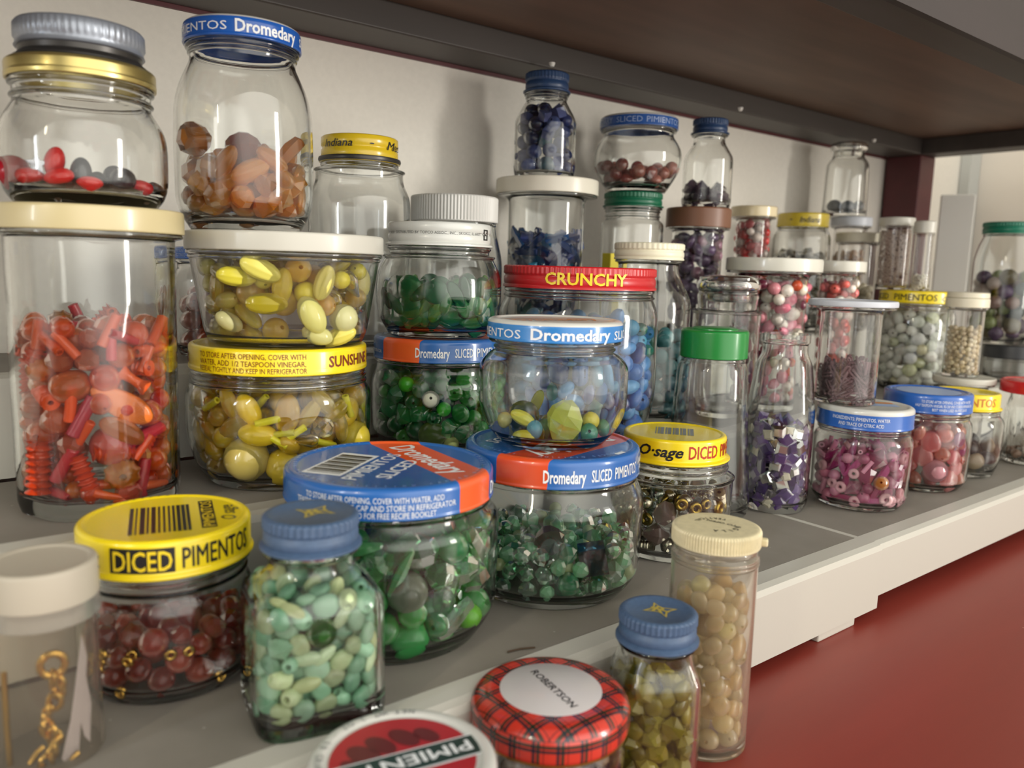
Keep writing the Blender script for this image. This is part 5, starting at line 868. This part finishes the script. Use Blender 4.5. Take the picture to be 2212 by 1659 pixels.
fill_beads('lime', [('round', 'op', 3, 4.2, [(150, 160, 60), (110, 140, 70), (90, 130, 90)], 2, 'round_bead', 'olive round bead'), ('pebble', 'tr', 3.5, 5, [(120, 130, 30), (150, 150, 50)], 2, 'pebble_bead', 'olive glassy pebble bead')], 16, 'in the jar with azure lid band', base=4.4, seed=71, fillz=12, extra=[
    ('nugget', 'tr', 10.4, (226, 240, 110), 'nugget_bead', 'large faceted lime crystal in the azure lidded jar', (6, 14, 13.5), math.radians(70)), ('plain_ball', 'op', 3.9, (90, 150, 170), 'ball_bead', 'blue and green speckled ball beside the lime crystal', (-8, 17, 9.5), 0), ('plain_ball', 'op', 3.6, (206, 204, 130), 'ball_bead', 'cream yellow ball at edge of the azure lidded jar', (-23, 10, 12), 0), ('round', 'op', 4.2, (216, 206, 80), 'round_bead', 'yellow round bead beside the lime crystal', (19, 10, 13), .2), ('round', 'op', 4.2, (80, 150, 120), 'round_bead', 'jade round bead in front of the yellow bead', (18, 15, 8.5), None), ('round', 'op', 3.4, (90, 150, 120), 'round_bead', 'smaller jade bead nearest the jar wall', (25, 7, 10), .3),
    ('fluted', 'op', 6.5, (206, 206, 70), 'fluted_bead', 'upright olive yellow fluted bead among lime beads', (-14, 16, 14), math.radians(-25)), ('disc', 'tr', 8, (70, 84, 24), 'disc_bead', 'dark olive disc bead leaning behind the lime beads', (-14, 6, 13), .3), ('slab', 'tr', 7, (160, 170, 60), 'slab_bead', 'pale olive triangle bead standing at the back', (-8, 0, 19), math.radians(70)), ('fluted', 'op', 5.5, (196, 196, 60), 'fluted_bead', 'olive yellow bead lying on the lime jar floor', (-13, 19, 6.5), 0)])
fill_beads('dromA', [('round', 'tr', 5, 7, [(60, 190, 80), (50, 160, 80)], 3, 'round_bead', 'green glass round bead'), ('rod', 'tr', 10, 14, [(90, 200, 110), (70, 170, 90)], .5, 'rod_bead', 'green glass rod bead'), ('faceted', 'gl', 6, 9, [(110, 210, 130), (80, 190, 100)], 2.5, 'faceted_bead', 'faceted green glass bead'), ('shard', 'gl', 9, 13, [(100, 200, 130), (130, 210, 140)], .6, 'shard_bead', 'green glass shard bead')], 260, 'in the large orange striped jar', base=4.8, seed=81, squash=.85, extra=[
    ('plain_ball', 'mk', 8.4, (126, 136, 116), 'ball_bead', 'large dull grey green ball in the large orange striped jar', (7, 38, 31), 0), ('barrel', 'op', 8.8, (40, 150, 70), 'barrel_bead', 'big emerald egg bead with hole below the grey ball', (8, 37, 11), math.radians(25)), ('round', 'op', 5.2, (110, 200, 30), 'round_bead', 'bright lime round bead beside the emerald egg', (33, 24, 14), .5), ('shard', 'gl', 13, (110, 180, 100), 'shard_bead', 'clear green leaf shard in the large striped jar', (23, 30, 26), math.radians(80)), ('faceted', 'gl', 8, (40, 140, 70), 'faceted_bead', 'large faceted green glass bead above the grey ball', (12, 34, 46), .2)])
fill_beads('dromB', [('faceted', 'gl', 3.6, 5, [(190, 236, 206), (160, 226, 180), (120, 206, 150), (206, 240, 220)], 6, 'faceted_bead', 'pale green faceted crystal bead'), ('faceted', 'tr', 3.6, 5, [(150, 220, 170), (120, 200, 150)], 4, 'cut_bead', 'leaf green faceted bead'), ('melon', 'tr', 4.5, 6, [(60, 170, 110), (90, 200, 140)], 2, 'melon_bead', 'ribbed deep green bead'), ('round', 'mk', 3, 4, [(190, 206, 150), (160, 200, 150)], .7, 'milky_bead', 'milky green round bead'), ('chip', 'tr', 5, 7, [(60, 140, 100), (80, 170, 120)], 2, 'chunk_bead', 'dark green chunk bead')], 240, 'in the wide crystal bead jar', base=4.8, seed=91, fillz=29, extra=[('cubo', 'gl', 9, (40, 90, 110), 'cube_bead', 'dark teal cube bead in the crystal bead jar', (21, 28, 23), .2), ('nugget', 'tr', 8, (30, 70, 50), 'nugget_bead', 'dark bottle green nugget among the crystal beads', (0, 22, 29), .4)])
mk = [(156, 206, 170), (176, 216, 184), (140, 196, 160), (196, 214, 166)]
fill_beads('mint', [('pebble', 'mk', 3.6, 4.8, mk, 5, 'pebble_bead', 'mint green pebble bead'), ('barrel', 'op', 3.4, 4.4, mk, 3, 'barrel_bead', 'mint green barrel bead'), ('fluted', 'op', 4.4, 5.4, [(206, 218, 160), (190, 212, 170)], 2.5, 'fluted_bead', 'pale lime fluted bead'), ('chip', 'mk', 3.8, 5, mk, 2, 'chunk_bead', 'mint green chunk bead')], 300, 'in the square blue capped bottle', wall=1.9, base=6.8, seed=101, square=.90, sq_rot=SQ, extra=[('plain_ball', 'tr', 5.4, (50, 110, 40), 'ball_bead', 'dark green ball bead among mint beads', (3, 17.5, 36), 0)])
fill_beads('diced', [('round', 'tr', 4, 5.5, [(190, 56, 40), (206, 80, 56), (160, 44, 34)], 5, 'round_bead', 'dark red glass round bead'), ('faceted', 'tr', 4, 5.5, [(190, 70, 50), (160, 40, 30)], 2, 'faceted_bead', 'dark red faceted bead'), ('donut', 'me', 1.8, 2.4, [(190, 150, 70)], 1, 'ring_bead', 'tiny gold ring bead')], 170, 'in the jar reading DICED PIMENTOS', base=3.8, seed=111)
fill_beads('osage', [('round', 'me', 3.5, 4.8, [(176, 170, 150), (190, 180, 158), (150, 152, 142)], 4, 'round_bead', 'pewter round bead'), ('spiral', 'me', 6, 8, [(190, 180, 158), (160, 154, 136)], 2, 'spiral_bead', 'pewter spiral bead'), ('bicone', 'tr', 6, 9, [(176, 140, 124), (160, 130, 120)], 1.5, 'bicone_bead', 'dusty rose bicone bead'), ('faceted', 'gl', 3, 4, [(190, 206, 206)], 1.5, 'faceted_bead', 'clear faceted bead'), ('donut', 'me', 3.4, 4.4, [(130, 110, 50)], 1, 'ring_bead', 'brass ring bead')], 190, 'in the red lettered yellow lidded jar', base=3.8, seed=121)
fill_beads('star', [('square', 'mi', 5, 7, [(210, 212, 210), (190, 192, 190)], 3.5, 'mirror_square', 'silver mirror square bead'), ('square', 'tr', 5, 6.5, [(90, 60, 150), (130, 90, 180)], 3.5, 'purple_square', 'purple square gem bead'), ('cubo', 'gl', 3.4, 4.4, [(120, 80, 170), (200, 190, 200)], 1.5, 'cube_bead', 'clear purple cube bead'), ('square', 'op', 3.6, 5, [(228, 222, 200)], 1, 'cream_square', 'cream square bead'), ('shard', 'tr', 6, 9, [(90, 70, 130)], 1, 'shard_bead', 'violet shard bead')], 230, 'in the open topped spice jar', base=5.2, seed=131, fillz=72)
pk = [(206, 70, 130), (220, 110, 160), (196, 56, 112)]
fill_beads('pinkA', [('rod', 'tr', 10, 14, [(206, 50, 130), (190, 40, 110), (216, 80, 160)], 3.5, 'rod_bead', 'magenta crystal rod bead'), ('round', 'op', 3.6, 4.8, [(226, 150, 176), (220, 130, 160), (170, 90, 120)], 4, 'round_bead', 'pink round bead'), ('tube', 'op', 5, 7, [(230, 160, 186), (222, 140, 170)], 2, 'tube_bead', 'pale pink tube bead'), ('bicone', 'tr', 7, 10, [(206, 100, 140), (196, 84, 130)], 2, 'bicone_bead', 'rose faceted bicone bead'), ('donut', 'op', 3.6, 4.2, [(238, 180, 190)], 1, 'ring_bead', 'pale pink ring bead')], 260, 'in the white topped blue lidded jar', base=3.8, seed=141, squash=.85, extra=[('round', 'tr', 5, (206, 130, 60), 'round_bead', 'amber bead with dark hole among the magenta beads', (14, 28, 22), None), ('donut', 'op', 4.6, (240, 196, 200), 'ring_bead', 'pale pink ring bead at the front bottom of magenta jar', (18, 24, 10), .4)])
fill_beads('pinkB', [('pebble', 'tr', 6, 8.5, [(236, 130, 130), (240, 150, 150), (226, 110, 116)], 4, 'pebble_bead', 'salmon glassy pebble bead'), ('oval', 'mk', 6, 8, [(238, 170, 170), (236, 150, 130)], 3, 'oval_bead', 'pale salmon oval bead'), ('round', 'tr', 5, 6.5, [(236, 110, 90), (240, 140, 110)], 2, 'round_bead', 'coral round bead'), ('disc', 'tr', 6, 8, [(200, 110, 170)], 1, 'disc_bead', 'lilac disc bead')], 150, 'in the three line blue lidded jar', base=3.8, seed=151, extra=[('plain_ball', 'mk', 8.6, (222, 160, 170), 'ball_bead', 'large dusty pink ball at front of the salmon jar', (10, 23.5, 17), 0)])
fill_beads('entos', [('bicone', 'op', 7, 9, [(196, 170, 130)], 1, 'cone_bead', 'beige cone bead'), ('plain_ball', 'op', 6, 8, [(60, 52, 50), (90, 80, 70)], 1.5, 'ball_bead', 'charcoal ball bead'), ('pebble', 'op', 6, 8, [(170, 150, 120)], 1, 'pebble_bead', 'tan pebble bead')], 22, 'in the orange lettered jar', seed=161, fillz=38)
fill_beads('crystal', [('round', 'mk', 4, 5.5, [(160, 130, 110), (200, 190, 180)], 1, 'round_bead', 'brown and white round bead')], 14, 'in the crystal cut jar', seed=171, fillz=24)
fill_beads('hair', [('pin', 'tr', 8, 12, [(176, 138, 146), (190, 152, 160), (156, 120, 128)], 1, 'loop_pin', 'mauve glass loop bead')], 190, 'in the grey lidded tumbler', wall=1.4, base=2.2, seed=181, squash=.8, fillz=29)
fill_beads('pinkT', [('round', 'op', 4.5, 6, [(232, 150, 160), (226, 120, 140)], 3, 'round_bead', 'pink round bead'), ('round', 'pe', 4.5, 6, [(236, 226, 214), (230, 220, 200)], 3.5, 'pearl_bead', 'white pearl bead'), ('oval', 'op', 6, 8, [(236, 150, 170), (230, 130, 150)], 2, 'oval_bead', 'pink oval bead'), ('round', 'op', 4, 5, [(226, 96, 60)], 1, 'coral_bead', 'coral orange round bead'), ('round', 'tr', 4, 5.5, [(150, 50, 80), (190, 70, 100)], 1.5, 'glass_bead', 'deep rose glass bead')], 400, 'in the wide white lidded tumbler', base=5.2, seed=191, fillz=104)
fill_beads('pinkS', [('round', 'op', 4, 5.2, [(232, 110, 100), (238, 130, 130)], 3, 'round_bead', 'coral round bead'), ('round', 'pe', 4, 5.2, [(236, 224, 214), (240, 232, 222)], 3, 'pearl_bead', 'white pearl bead'), ('rod', 'tr', 9, 11, [(196, 60, 130)], .6, 'rod_bead', 'magenta rod bead')], 110, 'in the small coral tumbler', wall=1.4, base=2.4, seed=201, fillz=106)
fill_beads('white', [('round', 'op', 4.5, 6.5, [(244, 242, 232), (248, 246, 238), (232, 236, 222)], 5, 'round_bead', 'milk white round bead'), ('oval', 'op', 6, 8, [(224, 224, 214)], 2, 'oval_bead', 'milk white oval bead'), ('round', 'pe', 5, 7, [(222, 216, 180), (206, 210, 170)], 1.5, 'pearl_bead', 'ivory pearl bead')], 230, 'in the jar under two slim vials', seed=211)
fill_beads('pearlvial', [('plain_ball', 'pe', 2.1, 2.6, [(236, 222, 186), (228, 210, 170)], 1, 'pearl_bead', 'small cream pearl bead')], 260, 'in the double lidded vial', wall=1.1, base=2.3, seed=221, fillz=56)
fill_beads('pearlthin', [('donut', 'pe', 2.2, 2.6, [(236, 230, 214)], 1, 'ring_bead', 'tiny pearly ring bead')], 60, 'in the thinnest vial', wall=1.0, base=2.3, seed=231, fillz=30)
fill_beads('cremepearl', [('plain_ball', 'pe', 3.4, 4.2, [(238, 230, 206), (230, 220, 190)], 1, 'pearl_bead', 'large cream pearl bead')], 120, 'in the ivory capped vial', wall=1.1, base=2.3, seed=241, fillz=72)
fill_beads('hidden', [('round', 'tr', 5, 6.5, [(160, 60, 30), (190, 80, 40)], 3, 'round_bead', 'rust red round bead')], 50, 'in the jar behind the orange tumbler', seed=251, fillz=40)
fill_beads('blueT', [('shard', 'tr', 9, 13, [(40, 70, 140), (50, 100, 170), (30, 60, 120), (90, 120, 190)], 5, 'shard_bead', 'deep blue shard bead'), ('chip2', 'tr', 7, 10, [(70, 90, 170), (40, 110, 170)], 2, 'chip_bead', 'blue chip bead'), ('square', 'op', 5, 6, [(60, 150, 190)], .5, 'square_bead', 'turquoise square bead')], 260, 'in the blue shard tumbler', base=4.2, seed=261, squash=.75, fillz=84)
fill_beads('blueB', [('round', 'op', 4.5, 6, [(60, 76, 130), (40, 56, 110), (80, 96, 150)], 3, 'round_bead', 'slate blue round bead'), ('plain_ball', 'tr', 4.5, 6.2, [(30, 50, 100), (50, 110, 130)], 2, 'glass_bead', 'dark blue glass bead'), ('cubo', 'op', 4.5, 5.5, [(90, 100, 150)], 1, 'cube_bead', 'dusty blue cube bead')], 75, 'in the navy capped blue bottle', seed=271, base=4.8, fillz=56)
fill_beads('pearlpink', [('plain_ball', 'pe', 5, 5.8, [(166, 92, 82), (150, 78, 72), (180, 110, 96)], 1, 'pearl_bead', 'rosy metallic pearl bead')], 38, 'in the jar on the green cap', seed=281, base=5.2, fillz=24)
fill_beads('brown', [('oval', 'pe', 5.5, 7.5, [(110, 90, 120), (130, 106, 140), (96, 76, 104)], 3, 'oval_bead', 'purple oval bead'), ('round', 'op', 5, 6.5, [(120, 96, 130), (176, 130, 150)], 2, 'round_bead', 'mauve round bead')], 220, 'in the brown lidded tumbler', base=4.2, seed=291, fillz=92)
fill_beads('navyB', [('chip', 'tr', 5.5, 8, [(96, 76, 100), (120, 100, 124), (80, 64, 80)], 1, 'chip_bead', 'smoky mauve chip bead')], 16, 'in the bottle on the brown lid', base=5.2, seed=301, squash=.75, fillz=24)
fill_beads('creamS', [('round', 'op', 4, 5, [(206, 50, 50), (220, 70, 70)], 3, 'round_bead', 'red round bead'), ('round', 'mk', 4, 5, [(236, 224, 214)], 2.5, 'white_bead', 'white round bead'), ('pebble', 'tr', 4, 5.5, [(220, 120, 120)], 1, 'pebble_bead', 'pink glassy bead')], 200, 'in the glossy cream lidded tumbler', wall=1.4, base=2.4, seed=311, fillz=108)
fill_beads('yellowS', [('chip', 'gl', 5.5, 7.5, [(206, 206, 200), (186, 186, 180)], 3, 'chip_bead', 'clear glass chip bead'), ('round', 'mk', 5, 6, [(180, 176, 166)], 1, 'round_bead', 'greyish round bead')], 160, 'in the dull yellow lidded jar', seed=321, fillz=94)
fill_beads('grayS', [('round', 'tr', 4, 5, [(206, 150, 90), (216, 170, 110)], 1, 'round_bead', 'amber round bead')], 90, 'in the small grey lidded tumbler', wall=1.4, base=2.4, seed=331, fillz=90)
fill_beads('clearB', [('plain_ball', 'op', 6, 8, [(120, 124, 130), (100, 104, 110)], 1, 'ball_bead', 'grey ball bead')], 6, 'in the stoppered bottle', base=4.4, seed=341, fillz=16)
fill_beads('rightgreen', [('plain_ball', 'op', 7, 9.5, [(60, 80, 84), (150, 120, 110), (110, 100, 70), (90, 70, 100), (130, 140, 90), (196, 180, 170)], 1, 'ball_bead', 'muted coloured ball bead')], 48, 'in the green lidded jar by the post', base=5.2, seed=351, fillz=80)
fill_beads('cream7', [('pebble', 'tr', 4, 5.4, [(240, 216, 150), (244, 224, 166), (236, 206, 134)], 4, 'pebble_bead', 'cloudy yellow pebble bead'), ('round', 'tr', 3.8, 4.8, [(246, 226, 160), (248, 234, 184)], 3, 'round_bead', 'glassy straw yellow bead')], 130, 'in the ivory capped tall vial', wall=1.2, base=3.2, seed=361)
fill_beads('ygreen', [('chip', 'mk', 4, 5.6, [(176, 160, 50), (150, 136, 44), (196, 182, 80)], 4, 'chunk_bead', 'olive yellow chunk bead'), ('pebble', 'mk', 4, 5, [(190, 172, 64), (160, 146, 50)], 3, 'pebble_bead', 'olive yellow pebble bead')], 80, 'in the blue capped olive bottle', wall=1.9, base=5.2, seed=371, square=.92, sq_rot=SQ2, fillz=47)
fill_beads('plaid', [('round', 'op', 4, 5, [(150, 120, 90), (120, 90, 60)], 1, 'round_bead', 'brown round bead')], 40, 'in the tartan lidded jar', base=5.2, seed=381, fillz=24)
# seed beads packed too densely to count
b = MB(); R_s = random.Random(5); x, y, z0, g, L, fl = JARS['seedvial']
for i in range(1500):
    a = R_s.random() * 6.283; r = (g[0][0] - 2.4) * (math.sqrt(R_s.random()) if i % 3 == 0 else 1.0); z = 3.2 + 57 * R_s.random(); c = (r * math.cos(a) * .001, r * math.sin(a) * .001, z * .001)
    q = .0011; b.add([(c[0] + q, c[1], c[2]), (c[0] - q, c[1], c[2]), (c[0], c[1] + q, c[2]), (c[0], c[1] - q, c[2]), (c[0], c[1], c[2] + q), (c[0], c[1], c[2] - q)], [(0, 2, 4), (2, 1, 4), (1, 3, 4), (3, 0, 4), (2, 0, 5), (1, 2, 5), (3, 1, 5), (0, 3, 5)])
o = b.build('seed_beads', plain('seed_bead_glass', (206, 186, 172), .2), None, smooth=False); o.location = (x * .001, y * .001, z0 * .001); tag(o, 'pale brown seed beads packed in the slim vial', 'seed beads'); o['kind'] = 'stuff'
# what the cloudy vial holds
x, y, z0, g, L, fl = JARS['vial']; n, t, fa = frame('vial'); O = Vector((x, y, z0)); GOLD = plain('gold_metal', (214, 178, 96), .25, metal=1.0)
def V(a, d, z): return (O + t * a + n * d + Vector((0, 0, z))) * .001
b = MB(); c = V(1.5, 9.5, 80); b.tube([c + (t * math.cos(q) * .0034 + Vector((0, 0, 1)) * math.sin(q) * .0036) for q in [math.pi * 2 * i / 28 for i in range(28)]], .0012, 8, close=True); tag(b.build('gold_ring', GOLD, None), 'thin gold ring hanging in the cloudy vial', 'ring')
rv = random.Random(9)
links = [(1.5 + 1.6 * math.sin(i * .9) - i * .22, 9.5 - (i % 3) * .8, 75.5 - i * 2.6) for i in range(13)]
ch = empty('gold_chain', V(0, 9, 60), 'knotted gold chain below the ring in the cloudy vial', 'chain')
for i, (a, d, z) in enumerate(links):
    b = MB(); q0 = rv.random() * 3; dirs = (t * math.cos(q0) + n * math.sin(q0)); b.tube([V(a, d, z) - ch.location + dirs * math.cos(q) * .0019 + Vector((rv.random() * .0001, 0, math.sin(q) * .0025)) for q in [math.pi * 2 * j / 14 for j in range(14)]], .0009, 6, close=True); b.build('chain_link', GOLD, ch)
for i, (a, d, z, w) in enumerate(((-6, 8, 48, .004), (-3, 10, 40, .003), (3.5, 9.5, 44, .003), (-1, 11, 52, .0035))):
    b = MB(); b.tube([V(a, d, z), V(a + 2.2, d - .4, z + 3), V(a + 4.0, d - 1.0, z + 4.2)], .0009, 8); tag(b.build('gold_bar', GOLD, None), 'short gold bar finding in the cloudy vial', 'jewelry finding', 'gold bar findings in the cloudy vial')
b = MB(); b.tube([V(-11.5, 4, 78), V(-11.6, 4, 60), V(-11.2, 4, 40)], .0009, 8); tag(b.build('gold_pin', GOLD, None), 'straight gold pin upright at edge of the cloudy vial', 'pin')
pts = [(10.0, 3.5, 86), (11.2, 4, 78), (10.6, 5, 72), (11.8, 4, 62), (10.8, 5.5, 49), (9.2, 6, 52), (8.4, 6.5, 57), (6.8, 7.5, 40), (2.6, 9.8, 48), (5.6, 8.6, 60), (7.6, 7.2, 72)]
b = MB(); m = len(pts); b.add([V(*p) for p in pts] + [V(a, d - .35, z) for a, d, z in pts], [tuple(range(m)), tuple(range(2 * m - 1, m - 1, -1))] + [(i, m + i, m + (i + 1) % m, (i + 1) % m) for i in range(m)]); tag(b.build('paper_scrap', plain('torn_paper', (196, 190, 196), .8), None, smooth=False), 'torn white paper scrap inside the cloudy vial', 'paper')
